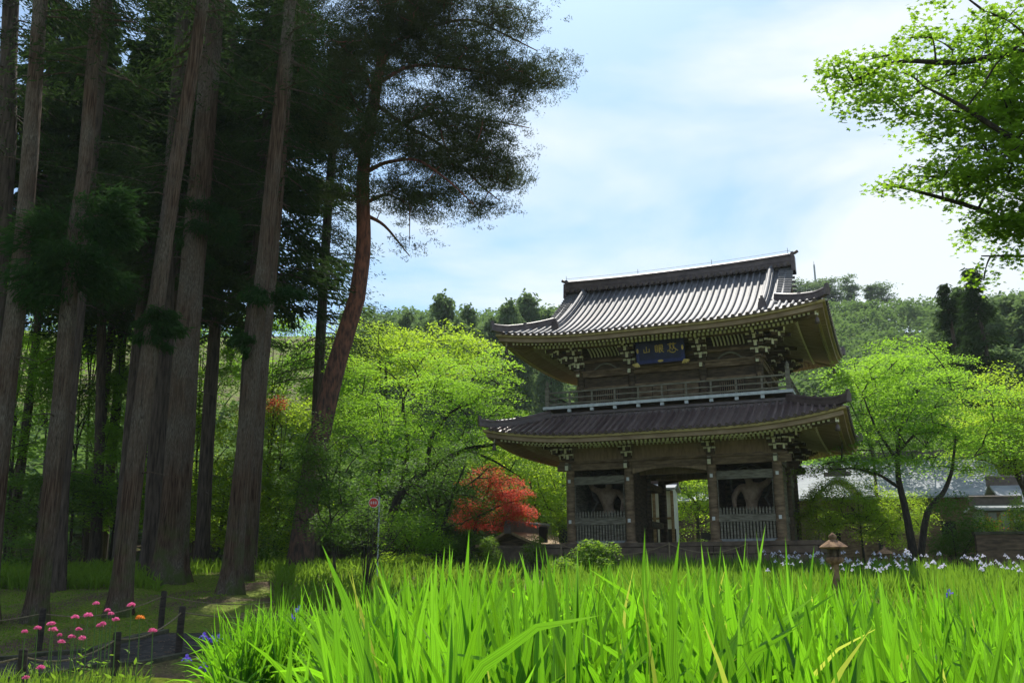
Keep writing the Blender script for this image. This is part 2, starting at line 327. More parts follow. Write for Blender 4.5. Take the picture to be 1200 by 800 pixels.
def ground_mat():
    m, t, o = mat('ground_cover'); b = t.nodes.new('ShaderNodeBsdfPrincipled'); b.inputs['Roughness'].default_value = .95; b.inputs['Specular IOR Level'].default_value = .1
    big = noise(t, .45, 6, coord='Object'); sm = noise(t, 14, 6, coord='Object')
    moss = ramp(t, [(.3, (.05, .085, .015)), (.5, (.13, .18, .022)), (.72, (.21, .25, .035))], sm)
    dirt = ramp(t, [(.3, (.06, .042, .026)), (.7, (.15, .11, .07))], sm)
    f = ramp(t, [(.44, (0, 0, 0)), (.60, (1, 1, 1))], big)
    mx_ = t.nodes.new('ShaderNodeMixRGB'); t.links.new(f, mx_.inputs[0]); t.links.new(moss, mx_.inputs[1]); t.links.new(dirt, mx_.inputs[2])
    t.links.new(mx_.outputs[0], b.inputs['Base Color'])
    bm = t.nodes.new('ShaderNodeBump'); bm.inputs['Strength'].default_value = .9; bm.inputs['Distance'].default_value = .05
    t.links.new(noise(t, 22, 6), bm.inputs['Height']); t.links.new(bm.outputs[0], b.inputs['Normal']); t.links.new(b.outputs[0], o.inputs[0]); return m
M['ground'] = ground_mat()

# ------------------------------------------------------------------ ground, path
xs = np.concatenate([np.linspace(-420, -42, 40), np.linspace(-40, 40, 321), np.linspace(42, 420, 40)])
ys = np.concatenate([np.linspace(-40, 0, 12, endpoint=False), np.linspace(0, 50, 220, endpoint=False), np.linspace(50, 300, 110), np.linspace(310, 420, 10)])
GX, GY = np.meshgrid(xs, ys, indexing='ij')
GZ = gh(GX, GY)
g = MB().sheet(np.stack([GX, GY, GZ], -1)[:, ::-1]).build('ground', M['ground']); tag(g, kind='structure')

def ribbon(name, pts, wd, m, lift=.012, thick=0, off=0):
    P = np.array(pts, float); tt = np.linspace(0, len(P)-1, 60)
    C = np.stack([np.interp(tt, range(len(P)), P[:, 0]), np.interp(tt, range(len(P)), P[:, 1])], -1)
    for _ in range(6): C[1:-1] = (C[:-2] + C[1:-1] * 2 + C[2:]) / 4
    T = np.gradient(C, axis=0); T /= np.linalg.norm(T, axis=1)[:, None]; Nn = np.stack([T[:, 1], -T[:, 0]], -1)
    rows = []
    for k in np.linspace(-wd/2, wd/2, 7):
        q = C + Nn * (k + off); rows.append(np.stack([q[:, 0], q[:, 1], gh(q[:, 0], q[:, 1]) + lift], -1))
    mb = MB()
    if thick:
        a, b = rows[0], rows[-1]
        for i in range(len(a)-1):
            mb.hexa([a[i]-[0,0,.2], b[i]-[0,0,.2], b[i+1]-[0,0,.2], a[i+1]-[0,0,.2], a[i]+[0,0,thick], b[i]+[0,0,thick], b[i+1]+[0,0,thick], a[i+1]+[0,0,thick]])
    else: mb.sheet(np.stack(rows, 1))
    return tag(mb.build(name, m), kind='structure')
PATH = [(-16, 5), (-11.6, 10.5), (-8.3, 15), (-6.6, 18.2), (-6.1, 19.4)]
ribbon('path', PATH, 2.3, M['asphalt'], lift=.05)
ribbon('path_kerb', PATH, .16, M['kerb'], lift=0, thick=.12, off=-1.24)
ribbon('path_kerb', PATH, .12, M['kerb'], lift=0, thick=.07, off=1.22)
ribbon('gravel_path', [(-16, 43), (-5, 39.3), (0, 36.7), (5, 34.6), (11, 32.1), (17, 29.6)], 1.7, M['gravel'], lift=.03)


# ------------------------------------------------------------------ thin summer haze
hzb = MB().box(-428, 428, -38, 428, -1.3, 96).build('haze', [])
hm = bpy.data.materials.new('haze_air'); hm.use_nodes = True; ht = hm.node_tree; ht.nodes.clear()
hv = ht.nodes.new('ShaderNodeVolumePrincipled'); hv.inputs['Color'].default_value = (.80, .90, 1.0, 1); hv.inputs['Density'].default_value = .00018; hv.inputs['Anisotropy'].default_value = .1
ht.links.new(hv.outputs[0], ht.nodes.new('ShaderNodeOutputMaterial').inputs['Volume']); hzb.data.materials.append(hm)
tag(hzb, 'thin bluish summer haze in the air over the garden and the hill', 'haze', kind='stuff')

# ================================================================== the two-storey gate (local: x along the front, y into depth, z=0 platform top)
GYAW = -0.3899; GO = (6.318, 36.85, EYE + .3734 + .54)
gate = empty('temple_gate', GO, GYAW, label='weathered two-storey wooden temple gate with two curved grey tiled roofs on a stone platform', cat='temple gate')
GD = 5.8; CX = [-4.2, -1.69, 1.69, 4.2]; CYS = [0, 2.9, 5.8]
def gpt(x, y, z):
    c, s = math.cos(GYAW), math.sin(GYAW)
    return (x*c - y*s + GO[0], x*s + y*c + GO[1], z + GO[2])

# columns of the lower storey
for yi, cy in enumerate(CYS):
    for xi, cx in enumerate(CX):
        c = MB(); c.lathe([(.185, .10), (.19, .4), (.19, 2.6), (.175, 3.3)], 0, 0, 20)
        c.lathe([(.27, 0), (.28, .05), (.22, .10)], 0, 0, 20)
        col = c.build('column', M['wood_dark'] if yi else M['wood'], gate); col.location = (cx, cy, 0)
        if yi == 0:
            for z in (.90, 2.56):
                q = MB(); q.box(-.055, .055, -.205, -.183, z-.07, z+.07); q.build('nail_cover', M['white'], col)
# tie beams, all round
def beams():
    for cy in CYS:
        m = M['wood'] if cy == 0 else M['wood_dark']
        b = MB(); b.box(-4.75, 4.75, cy-.09, cy+.09, 3.0, 3.28); b.build('tie_beam', m, gate)
        b = MB(); b.box(-4.62, 4.62, cy-.2, cy+.2, 3.285, 3.39); b.build('wall_plate', m, gate)
        for a, bb in ((-4.2, -1.69), (1.69, 4.2)):
            if cy == 2.9: continue
            q = MB(); q.box(a+.17, bb-.17, cy-.07, cy+.07, 2.41, 2.71); q.build('rail', M['wood_grey'] if cy == 0 else m, gate)
            q = MB(); q.box(a+.17, bb-.17, cy-.07, cy+.07, .77, 1.03); q.build('rail', M['wood_grey'] if cy == 0 else m, gate)
            q = MB(); q.box(a+.17, bb-.17, cy-.06, cy+.06, 0.0, .12); q.build('sill', M['stone_grey'], gate)
    for cx in CX:
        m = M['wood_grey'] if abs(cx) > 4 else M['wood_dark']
        b = MB(); b.box(cx-.085, cx+.085, -.5, GD+.5, 3.02, 3.26); b.build('tie_beam', m, gate)
        b = MB(); b.box(cx-.19, cx+.19, .21, GD-.21, 3.288, 3.385); b.build('wall_plate', m, gate)
        for z in (.77, 2.41):
            for a in (0, 2.9):
                b = MB(); b.box(cx-.06, cx+.06, a+.17, a+2.73, z, z+.26); b.build('rail', m, gate)
    # arched beam of the middle bay
    poly = []; n = 14
    for i in range(n+1):
        x = -1.5 + 3.0*i/n; poly.append((x, 3.02 - .16 + .20*math.sin(PI*i/n)))
    for i in range(n, -1, -1):
        x = -1.5 + 3.0*i/n; poly.append((x, 3.02 + .22*math.sin(PI*i/n) + .0))
    for y in (-.02, 2.9, 5.8):
        b = MB()
        P = poly
        for i in range(n):
            x0, x1 = -1.5+3.0*i/n, -1.5+3.0*(i+1)/n
            l0, l1 = P[i][1]-.08, P[i+1][1]-.08; h0 = 2.99; 
            b.hexa([(x0, y-.11, l0), (x1, y-.11, l1), (x1, y+.11, l1), (x0, y+.11, l0), (x0, y-.11, h0), (x1, y-.11, h0), (x1, y+.11, h0), (x0, y+.11, h0)])
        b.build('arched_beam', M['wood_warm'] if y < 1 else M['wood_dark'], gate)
beams()
# front screens of the niches
for sx in (-1, 1):
    x0, x1 = (1.69+.2, 4.2-.2) if sx > 0 else (-4.2+.2, -1.69-.2)
    s = MB(); n = 17
    for i in range(n):
        x = x0 + .06 + (x1-x0-.12)*i/(n-1)
        s.box(x-.038, x+.038, -.03, .03, .10, .78)
        s.box(x-.034, x+.034, -.03, .03, 1.03, 1.25)
        s.hexa([(x-.034, -.03, 1.25), (x+.034, -.03, 1.25), (x+.034, .03, 1.25), (x-.034, .03, 1.25), (x-.004, -.03, 1.33), (x+.004, -.03, 1.33), (x+.004, .03, 1.33), (x-.004, .03, 1.33)])
    s.build('slat_screen', M['wood_grey'], gate)
    fr = MB()
    for a, b in (((x0, 1.05), (x0+.025, 2.71)), ((x1-.025, 1.05), (x1, 2.71)), ((x0, 1.03), (x1, 1.05)), ((x0, 2.71), (x1, 2.735))):
        fr.box(a[0], b[0], -.10, -.075, a[1], b[1])
    fr.build('opening_frame', M['wood_grey'], gate)
    bk = MB(); bk.box(x0-.1, x1+.1, 2.74, 2.80, 0, 3.0); bk.build('board_wall', M['wood_dark'], gate)
    fl = MB(); fl.box(x0-.1, x1+.1, .1, 2.7, 0.004, .07); fl.build('niche_floor', M['wood_dark'], gate)
    # side boards (outer and inner), front bay only for the inner
    for cx, ya, yb in (((4.2*sx), .17, 2.73), ((4.2*sx), 3.07, 5.63), ((1.69*sx), .17, 2.73)):
        w_ = MB(); k = 11
        for i in range(k):
            a = ya + (yb-ya)*i/k; b = ya + (yb-ya)*(i+1)/k - .012
            w_.box(cx-.02 + .004*(i % 2), cx+.02 + .004*(i % 2), a, b, .03, 3.0)
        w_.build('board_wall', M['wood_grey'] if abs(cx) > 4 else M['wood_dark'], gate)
ce = MB(); ce.box(-4.1, 4.1, .15, GD-.15, 3.42, 3.47); ce.build('ceiling', M['wood_dark'], gate)
# struts over the passage
for y in (1.45, 4.35):
    b = MB(); b.box(-1.6, 1.6, y-.1, y+.1, 2.85, 3.15); b.build('cross_beam', M['wood_warm'], gate)
# plank wall with carved frieze above the lower tie beam
fz = MB()
for (xa, xb) in ((-4.1, -1.75), (-1.62, 1.62), (1.75, 4.1)):
    fz.box(xa, xb, -.02, .03, 3.395, 4.25)
    fz.box(xa+.1, xb-.1, -.07, -.022, 3.72, 3.92)
    mid = (xa+xb)/2
    for i in range(7):      # a frog-leg strut with scrolls
        t = (i-3)/3; fz.box(mid+t*.42-.075, mid+t*.42+.075, -.11, -.024, 3.40, 3.66-.2*t*t)
fz.build('frieze_boards', M['wood_warm'], gate)
fz = MB()
for s in (-1, 1): fz.box(4.2*s-.03, 4.2*s+.03, .1, GD-.1, 3.395, 4.25)
fz.box(-4.1, 4.1, GD-.02, GD+.03, 3.395, 4.25)
fz.build('frieze_boards', M['wood'], gate)

# ---- bracket sets
def bracket(name, x, y, z, dirs, steps=3, sc=1.0, parent=gate, diag=None):
    """dirs: outward unit vectors; each step further out and up, with cross arms and bearing blocks; painted ends"""
    b = MB()
    h = .235*sc; st = .31*sc
    b.box(x-.19*sc, x+.19*sc, y-.19*sc, y+.19*sc, z, z+.15*sc, 0)
    for (dx, dy) in dirs:
        d = Vector((dx, dy, 0)).normalized(); s_ = Vector((-d.y, d.x, 0)); dl = math.hypot(dx, dy)
        for k in range(steps):
            r = st*(k+1)*dl; zz = z + .17*sc + h*k
            o = Vector((x, y, zz))
            b.bar(o, o + d*(r+.10), .12*sc, .19*sc, 0, 1)                      # arm, painted end
            e = o + d*(r)
            b.box(e.x-.085*sc, e.x+.085*sc, e.y-.085*sc, e.y+.085*sc, zz+.075*sc, zz+.155*sc, 1)  # block
            wl = (.24 + .05*k)*sc
            b.bar(e - s_*wl + Vector((0, 0, .01)), e + s_*wl + Vector((0, 0, .01)), .09*sc, .12*sc, 0, 1)  # cross arm
            for q in (-1, 1):
                c = e + s_*wl*.8*q; b.box(c.x-.07*sc, c.x+.07*sc, c.y-.07*sc, c.y+.07*sc, zz+.076*sc, zz+.15*sc, 1)
        # tail arm sloping down and outwards, painted nose
        o = Vector((x, y, z + .2*sc + h*steps)); b.bar(o + d*(st*1.2*dl), o + d*(st*steps*dl+.42*sc) - Vector((0, 0, .13*sc)), .10*sc, .15*sc, 0, 1)
    return b.build(name, [M['wood_dark'], M['cream']], parent)
def nosing(x, y, z, d, hh=.3, wdt=.13, parent=gate):
    b = MB(); d = Vector(d); o = Vector((x, y, z)); b.bar(o, o + d*.30, wdt, hh, 0, 1)
    b.bar(o + d*.29 - Vector((0, 0, .05)), o + d*.36 - Vector((0, 0, .05)), wdt, hh*.6, 1, 1)
    return b.build('beam_nose', [M['wood'], M['cream']], parent)

def rise(c, d, Lf, cm):
    return Lf * np.clip(1 - c/cm, 0, 1)**2.3 * np.clip(1 - d/4.2, 0, 1)

def storey_roof(name, hx, hy, ze, A, B, dtop_front, verge, mtile, Lf, wallx, wally, zwall, gable_d=None):
    """hx,hy half sizes at the eave; roof centred on y=2.9. verge None: skirt roof up to dtop_front on all sides"""
    rf = empty(name, (0, 2.9, 0)); rf.parent = gate
    cm = 5.0; pitch = .27
    prof = lambda d: A*d + B*d*d
    def top(x, y, side):
        # side 0/1 = front/back, 2/3 = right/left ; returns z
        if side < 2: d = hy - abs(y); c = hx - abs(x)
        else: d = hx - abs(x); c = hy - abs(y)
        return ze + prof(d) + float(rise(c, d, Lf, cm))
    for side in range(4):
        W_ = hx if side < 2 else hy
        R_ = MB(); n = int(2*W_/pitch)
        capm = MB()
        for i in range(n+1):
            s_ = -W_ + .1 + (2*W_-.2)*i/n
            if verge is None: dm = min(dtop_front, W_-abs(s_)+.02)
            elif side < 2: dm = hy if abs(s_) <= verge else min(hy, hx-abs(s_)+.02)
            else: dm = min(gable_d, W_-abs(s_)+.02)
            if dm < .12: continue
            k = max(3, int(dm/.28))
            ds = np.linspace(0, dm, k)
            def P3(sv, d, dz=0):
                if side == 0: p = (sv, -(hy-d))
                elif side == 1: p = (sv, hy-d)
                elif side == 2: p = (hx-d, sv)
                else: p = (-(hx-d), sv)
                cc = W_-abs(sv)
                return (p[0], p[1], ze + prof(d) + float(rise(max(cc, 0), d, Lf, cm)) + dz)
            # half-round cover tile
            pts = np.array([P3(s_, d, .035) for d in ds]); pts[0] = np.array(P3(s_, -.05, .03))
            R_.tube(pts, .062, 8, 0, cap=True)
            R_.tube([np.array(P3(s_, -.085, .03)), np.array(P3(s_, -.052, .03))], .075, 10, 1)
            # pan between this cover tile and the next one: shallow trough
            if i < n:
                s2 = s_ + (2*W_-.2)/n
                if verge is None: dm2 = min(dtop_front, W_-abs(s2)+.02)
                elif side < 2: dm2 = hy if abs(s2) <= verge else min(hy, hx-abs(s2)+.02)
                else: dm2 = min(gable_d, W_-abs(s2)+.02)
                if dm2 < .05: dm2 = .05
                G = []
                for j in range(k):
                    row = []
                    for q, dz in ((0, .02), (.5, -.012), (1, .02)):
                        sv = s_ + (s2-s_)*q; dd = (dm + (dm2-dm)*q)*j/(k-1)
                        row.append(P3(sv, dd - (.03 if j == 0 else 0), dz))
                    G.append(row)
                R_.sheet(np.array(G), 0)
        R_.build('tile_slope', [mtile, M['ridge']], rf)
        # eave boards (follow the lifted curve)
        def strip(d0, d1, z0, z1, m, nm, nn=48, dout=0):
            E_ = MB()
            tt = np.linspace(-1, 1, nn)
            for a, b in zip(tt[:-1], tt[1:]):
                P = []
                for zz in (z0, z1):
                    for (t, d) in ((a, d0), (b, d0), (b, d1), (a, d1)):
                        Wd = W_ - d; sv = t*Wd
                        if side == 0: p = (sv, -(hy-d))
                        elif side == 1: p = (-sv, hy-d)
                        elif side == 2: p = (hx-d, sv)
                        else: p = (-(hx-d), -sv)
                        P.append((p[0], p[1], ze + float(rise(W_-abs(sv)-0, 0, Lf, cm))*(1-d/4.2) + zz))
                E_.hexa(P, 0)
            return E_.build(nm, m, rf)
        strip(.0, .14, -.13, -.035, M['gold'], 'eave_edge_board')
        strip(.10, .3, -.30, -.135, M['soffit'], 'eave_board')
        strip(.30, .40, -.36, -.305, M['gold'], 'eave_edge_board') if side >= 2 else None
        # soffit from the eave board in to the wall; follows the lift
        dw = (hy - wally) if side < 2 else (hx - wallx)
        Sf = MB(); nn = 48; rows = []
        for f_ in np.linspace(0, 1, 8):
            d = .28 + (dw-.28)*f_; zz = (-.24)*(1-f_) + (zwall-ze)*f_
            row = []
            for t in np.linspace(-1, 1, nn):
                Wd = W_-d; sv = t*Wd
                if side == 0: p = (sv, -(hy-d))
                elif side == 1: p = (-sv, hy-d)
                elif side == 2: p = (hx-d, sv)
                else: p = (-(hx-d), -sv)
                row.append((p[0], p[1], ze + float(rise(W_-abs(sv), d, Lf, cm)) + zz))
            rows.append(row)
        Sf.sheet(np.array(rows), 0); Sf.build('soffit', M['soffit'], rf)
        # rafters: flying rafters then base rafters, ends painted
        for (da, db, drop, wd, ht, sp) in ((.42, 1.35, .33, .085, .105, .17), (1.15, dw, .46, .095, .12, .17)):
            Rf = MB(); n2 = int(2*(W_-.3)/sp)
            for i in range(n2+1):
                sv = -(W_-.3) + 2*(W_-.3)*i/n2
                cc = W_-abs(sv)
                dend = min(db, cc-.02)
                if dend - da < .12: continue
                def Q(d, extra):
                    f_ = (d-.28)/(dw-.28); zz = (-.24)*(1-f_) + (zwall-ze)*f_
                    if side == 0: p = (sv, -(hy-d))
                    elif side == 1: p = (sv, hy-d)
                    elif side == 2: p = (hx-d, sv)
                    else: p = (-(hx-d), sv)
                    return (p[0], p[1], ze + float(rise(cc, d, Lf, cm)) + zz - extra)
                Rf.bar(Q(dend, .05 if da < 1 else .05), Q(da, drop-.24), wd, ht, 0, 1)
            Rf.build('rafters', [M['soffit'] if da < 1 else M['rafter'], M['cream']], rf)
    # hip rafters and corner ridges
    for sx in (-1, 1):
        for sy in (-1, 1):
            dm = dtop_front if verge is None else min(gable_d+.1, hx-verge+.35)
            ds = np.linspace(-.05, dm, 14)
            pts = np.array([(sx*(hx-d), sy*(hy-d), ze + prof(max(d, 0)) + float(rise(max(d, 0), max(d, 0), Lf, cm)) + .10 + .18*max(0, .35-d)) for d in ds])
            cr = MB()
            for i in range(len(pts)-1):
                cr.bar(pts[i], pts[i+1], .20, .20)
            cr.tube(pts + [0, 0, .15], .085, 8)
            cr.build('corner_ridge', M['ridge'], rf)
            for dpos, szz in ((.0, 1.0), (1.1 if verge is None else 1.0, .8)):
                e = MB(); i = np.argmin(abs(ds-dpos)); px_, py_, pz_ = pts[i]
                u = Vector((sx, sy, 0)).normalized(); sd_ = Vector((-u.y, u.x, 0)); o_ = Vector((px_, py_, pz_)) + u*.06
                for a, b, hh in ((-.12, .12, .20), (-.08, .08, .27), (-.04, .04, .34)):
                    e.hexa([o_ + sd_*a*szz - u*.06 - Vector((0, 0, .1)), o_ + sd_*b*szz - u*.06 - Vector((0, 0, .1)), o_ + sd_*b*szz + u*(.04+hh*.05) - Vector((0, 0, .1)), o_ + sd_*a*szz + u*(.04+hh*.05) - Vector((0, 0, .1)),
                            o_ + sd_*a*.7*szz - u*.05 + Vector((0, 0, hh*szz)), o_ + sd_*b*.7*szz - u*.05 + Vector((0, 0, hh*szz)), o_ + sd_*b*.7*szz + u*.09 + Vector((0, 0, hh*szz)), o_ + sd_*a*.7*szz + u*.09 + Vector((0, 0, hh*szz))])
                e.build('ridge_end_tile', M['ridge'], rf)
            hr = MB(); q = []
            for d in np.linspace(.35, min(hy-wally, hx-wallx), 8):
                f_ = (d-.28)/((hy-wally)-.28); q.append((sx*(hx-d), sy*(hy-d), ze + float(rise(d, d, Lf, cm)) + (-.24)*(1-f_) + (zwall-ze)*f_ - .12))
            for i in range(len(q)-1): hr.bar(q[i+1], q[i], .17, .2, 0, 1)
            hr.build('hip_rafter', [M['wood'], M['cream']], rf)
            # wind bell under the corner
            bl = MB(); bx, by, bz = q[0]; bl.lathe([(.0, bz-.18), (.05, bz-.2), (.075, bz-.3), (.09, bz-.42), (.08, bz-.42), (.0, bz-.40)], bx, by, 10); bl.tube([(bx, by, bz-.08), (bx, by, bz-.2)], .012, 6)
            bl.build('wind_bell', M['ridge'], rf)
    return rf, prof

low, profL = storey_roof('lower_roof', 6.985, 5.686, 4.12, .40, .035, 2.15, None, M['tile_low'], .48, 4.2, 2.9, 4.42)
up, profU = storey_roof('upper_roof', 6.594, 5.294, 8.28, .40, .0433, None, 5.02, M['tile'], .38, 3.75, 2.55, 8.62, gable_d=2.15)

# ---- upper roof: main ridge, descending ridges, gables
zr = 8.28 + profU(5.294)
r = MB(); nseg = 24
xs_ = np.linspace(-5.12, 5.12, nseg+1); sag = lambda x: .10*(abs(x)/5.1)**2.2
for k, (hw_, z0, z1) in enumerate(((.26, -.05, .10), (.20, .10, .20), (.22, .20, .26), (.17, .26, .42), (.22, .42, .47))):
    for a, b in zip(xs_[:-1], xs_[1:]):
        za, zb = zr+sag(a), zr+sag(b)
        r.hexa([(a, -hw_, za+z0), (b, -hw_, zb+z0), (b, hw_, zb+z0), (a, hw_, za+z0), (a, -hw_, za+z1), (b, -hw_, zb+z1), (b, hw_, zb+z1), (a, hw_, za+z1)])
r.tube([(x, 0, zr+sag(x)+.50) for x in xs_], .09, 10)
for i in range(38):
    x = -5.0 + 10.0*i/37; z = zr+sag(x)+.02
    for sy in (-1, 1): r.tube([(x, sy*.44, z-.02), (x, sy*.20, z+.03)], .085, 8)
r.build('main_ridge', M['ridge'], up)
for sx in (-1, 1):
    e = MB()
    for a, hh, th in ((.34, .26, .14), (.27, .52, .16), (.16, .72, .12)):
        x0 = sx*5.12; x1 = sx*(5.12+th)
        e.hexa([(min(x0, x1), -a, zr-.2), (max(x0, x1), -a, zr-.2), (max(x0, x1), a, zr-.2), (min(x0, x1), a, zr-.2), (min(x0, x1), -a*.8, zr+hh), (max(x0, x1), -a*.8, zr+hh), (max(x0, x1), a*.8, zr+hh), (min(x0, x1), a*.8, zr+hh)])
    e.tube([(sx*5.1, 0, zr+.64), (sx*5.3, 0, zr+.69), (sx*5.42, 0, zr+.76)], .07, 8)
    e.build('ridge_end_tile', M['ridge'], up)
    for sy in (-1, 1):
        pts = []
        for d in np.linspace(.95, 5.0, 16): pts.append((sx*4.25, sy*(5.294-d), 8.28+profU(d)+.12))
        cr = MB()
        for i in range(len(pts)-1): cr.bar(pts[i+1], pts[i], .24, .30)
        P = np.array(pts); cr.tube(P + [0, 0, .20], .09, 8); cr.tube(P + [.11, 0, .06], .05, 6); cr.tube(P + [-.11, 0, .06], .05, 6)
        cr.build('descending_ridge', M['tile'], up)
        e = MB(); x_, y_, z_ = pts[0]
        for a, hh, th in ((.2, .30, .10), (.15, .42, .15), (.07, .54, .1)):
            e.hexa([(x_-a, y_, z_-.2), (x_+a, y_, z_-.2), (x_+a, y_+sy*th, z_-.2), (x_-a, y_+sy*th, z_-.2), (x_-a*.7, y_, z_+hh-.1), (x_+a*.7, y_, z_+hh-.1), (x_+a*.7, y_+sy*th, z_+hh-.1), (x_-a*.7, y_+sy*th, z_+hh-.1)])
        e.build('ridge_end_tile', M['ridge'], up)
        # verge: short cross tiles stepping down the gable edge, bargeboard under it
        v = MB()
        for d in np.linspace(1.45, 5.25, 22):
            z = 8.28+profU(d)+.05
            v.tube([(sx*4.62, sy*(5.294-d), z+.05), (sx*5.18, sy*(5.294-d), z-.01)], .062, 8)
        v.build('verge_tiles', M['tile'], up)
        bb = MB(); dd = np.linspace(1.6, 5.29, 16)
        for a, b in zip(dd[:-1], dd[1:]):
            za, zb = 8.28+profU(a), 8.28+profU(b); ya, yb = sy*(5.294-a), sy*(5.294-b)
            x0, x1 = sorted((sx*4.92, sx*5.02))
            bb.hexa([(x0, ya, za-.42), (x1, ya, za-.42), (x1, yb, zb-.42), (x0, yb, zb-.42), (x0, ya, za-.04), (x1, ya, za-.04), (x1, yb, zb-.04), (x0, yb, zb-.04)])
        bb.build('bargeboard', M['wood'], up)
    gw = MB(); x0, x1 = sorted((sx*4.40, sx*4.47)); dd = np.linspace(1.9, 5.29, 14)
    ylow = 8.28+profU(2.0)
    for sy in (-1, 1):
        for a, b in zip(dd[:-1], dd[1:]):
            za, zb = 8.28+profU(a)-.05, 8.28+profU(b)-.05; ya, yb = sy*(5.294-a), sy*(5.294-b)
            gw.hexa([(x0, ya, ylow-.1), (x1, ya, ylow-.1), (x1, yb, ylow-.1), (x0, yb, ylow-.1), (x0, ya, za), (x1, ya, za), (x1, yb, zb), (x0, yb, zb)])
    for t in np.linspace(-2.6, 2.6, 15):
        zt = 8.28+profU(5.294-abs(t))-.1
        x2, x3 = sorted((sx*4.47, sx*4.50)); gw.box(x2, x3, t-.02, t+.02, ylow, zt)
    gw.build('gable_wall', M['wood'], up)
# lightning wire stands on the ridge
for x in (-5.2, -1.7, 1.7, 5.0):
    s_ = MB(); s_.tube([(x, 0, zr+sag(x)+.56), (x, 0, zr+sag(x)+.85)], .012, 5); s_.build('lightning_rod', M['mast'], up)
s_ = MB(); s_.tube([(x, 0, zr+sag(x)+.72) for x in np.linspace(-5.2, 5.1, 14)], .008, 5); s_.build('lightning_wire', M['mast'], up)

# ---- ribs (curved light ribs between the bracket sets) and brackets
def ribs(name, x0, x1, yy, z0, z1, out, n, parent=gate):
    b = MB()
    for i in range(n):
        x = x0 + (x1-x0)*(i+.5)/n
        for a in range(4):
            t0, t1 = a/4, (a+1)/4
            f = lambda t: (yy - out*t**1.5, z0 + (z1-z0)*t**.8)
            (ya, za), (yb, zb) = f(t0), f(t1)
            b.bar((x, ya, za), (x, yb, zb), .055, .05, 0)
    b.build(name, M['cream'], parent)
# lower storey brackets
for cx in CX:
    for (cy, dy) in ((0, -1), (GD, 1)):
        corner = abs(cx) > 4
        sx = 1 if cx > 0 else -1
        bracket('bracket_set', cx, cy, 3.395, [(0, dy)] + ([(sx, 0), (sx*.98, dy*.98)] if corner else []), 3, .88)
        if dy < 0: nosing(cx, -.17, 3.13, (0, -1, 0))
        if corner: nosing(cx + sx*.0, cy, 3.13, (sx, 0, 0))
for sx in (-1, 1): bracket('bracket_set', 4.2*sx, 2.9, 3.395, [(sx, 0)], 3, .88)
for mx_ in (-2.945, 0, 2.945):
    b = MB(); b.box(mx_-.09, mx_+.09, -.16, -.025, 3.93, 4.03, 1); b.box(mx_-.3, mx_+.3, -.14, -.025, 4.03, 4.12, 0); b.build('small_bracket', [M['wood'], M['cream']], gate)
for a, b in ((-3.85, -2.05), (-1.35, 1.35), (2.05, 3.85)): ribs('curved_ribs', a, b, -.06, 3.93, 4.14, .50, int((b-a)/.16))
pb = MB(); pb.box(-4.9, 4.9, -.72, -.60, 3.98, 4.09); pb.build('eave_purlin', M['wood_warm'], gate)

# ---- skirt under the balcony, balcony, railing
HX, HY = 4.95, 3.65
sk = MB()
for (hx_, hy_, z0, z1) in ((HX, HY, 4.95, 5.19), (HX-.14, HY-.14, 5.19, 5.25), (HX-.05, HY-.05, 5.25, 5.36)):
    sk.box(-hx_, hx_, 2.9-hy_, 2.9+hy_, z0, z1)
sk.build('skirt_boards', M['ridge'], gate)
sk = MB(); sk.box(-4.3, 4.3, -.1, 5.9, 5.36, 5.54); sk.build('balcony_base', M['wood_dark'], gate)
bc = empty('balcony', (0, 2.9, 5.54)); bc.parent = gate
b = MB(); b.box(-5.0, 5.0, -3.70, 3.70, 0, .06); b.build('deck', M['wood_dark'], bc)
for (x0, x1, y0, y1) in ((-5.08, 5.08, -3.78, -3.70), (-5.08, 5.08, 3.70, 3.78), (5.0, 5.08, -3.697, 3.697), (-5.08, -5.0, -3.697, 3.697)):
    b = MB(); b.box(x0, x1, y0, y1, -.02, .10); b.build('edge_board', M['balcony_white'], bc)
def rail_side(horizontal, c, a0, a1):
    n = 10 if horizontal else 7
    R1 = MB()
    for z, wd in ((.18, .06), (.42, .05), (.66, .065)):
        if horizontal: R1.box(a0, a1, c-wd/2, c+wd/2, z, z+wd)
        else: R1.box(c-wd/2, c+wd/2, a0, a1, z, z+wd)
    R1.build('rail', M['wood_grey'], bc)
    for i in range(1, n):
        t = a0 + (a1-a0)*i/n; q = MB()
        x, y = (t, c) if horizontal else (c, t)
        q.box(x-.035, x+.035, y-.035, y+.035, .06, .66); q.box(x-.06, x+.06, y-.05, y+.05, .06, .16); q.build('baluster', M['wood_grey'], bc)
        q = MB(); 
        if horizontal: q.box(x-.07, x+.07, c-(.10 if c < 0 else -.02), c+(.02 if c < 0 else .10), -.16, -.03)
        else: q.box(c-.02 if c > 0 else c-.10, c+.10 if c > 0 else c+.02, y-.07, y+.07, -.16, -.03)
        q.build('joist_end', M['balcony_white'], bc)
rail_side(True, -3.62, -4.92, 4.92); rail_side(True, 3.62, -4.92, 4.92); rail_side(False, 4.92, -3.55, 3.55); rail_side(False, -4.92, -3.55, 3.55)
for sx in (-1, 1):
    for sy in (-1, 1):
        q = MB(); x, y = sx*4.92, sy*3.62; q.box(x-.08, x+.08, y-.08, y+.08, 0, .9); q.lathe([(.09, .9), (.1, .94), (.05, .98), (.08, 1.05), (.075, 1.12), (.02, 1.22), (0.001, 1.26)], x, y, 10); q.build('newel_post', M['wood_grey'], bc)

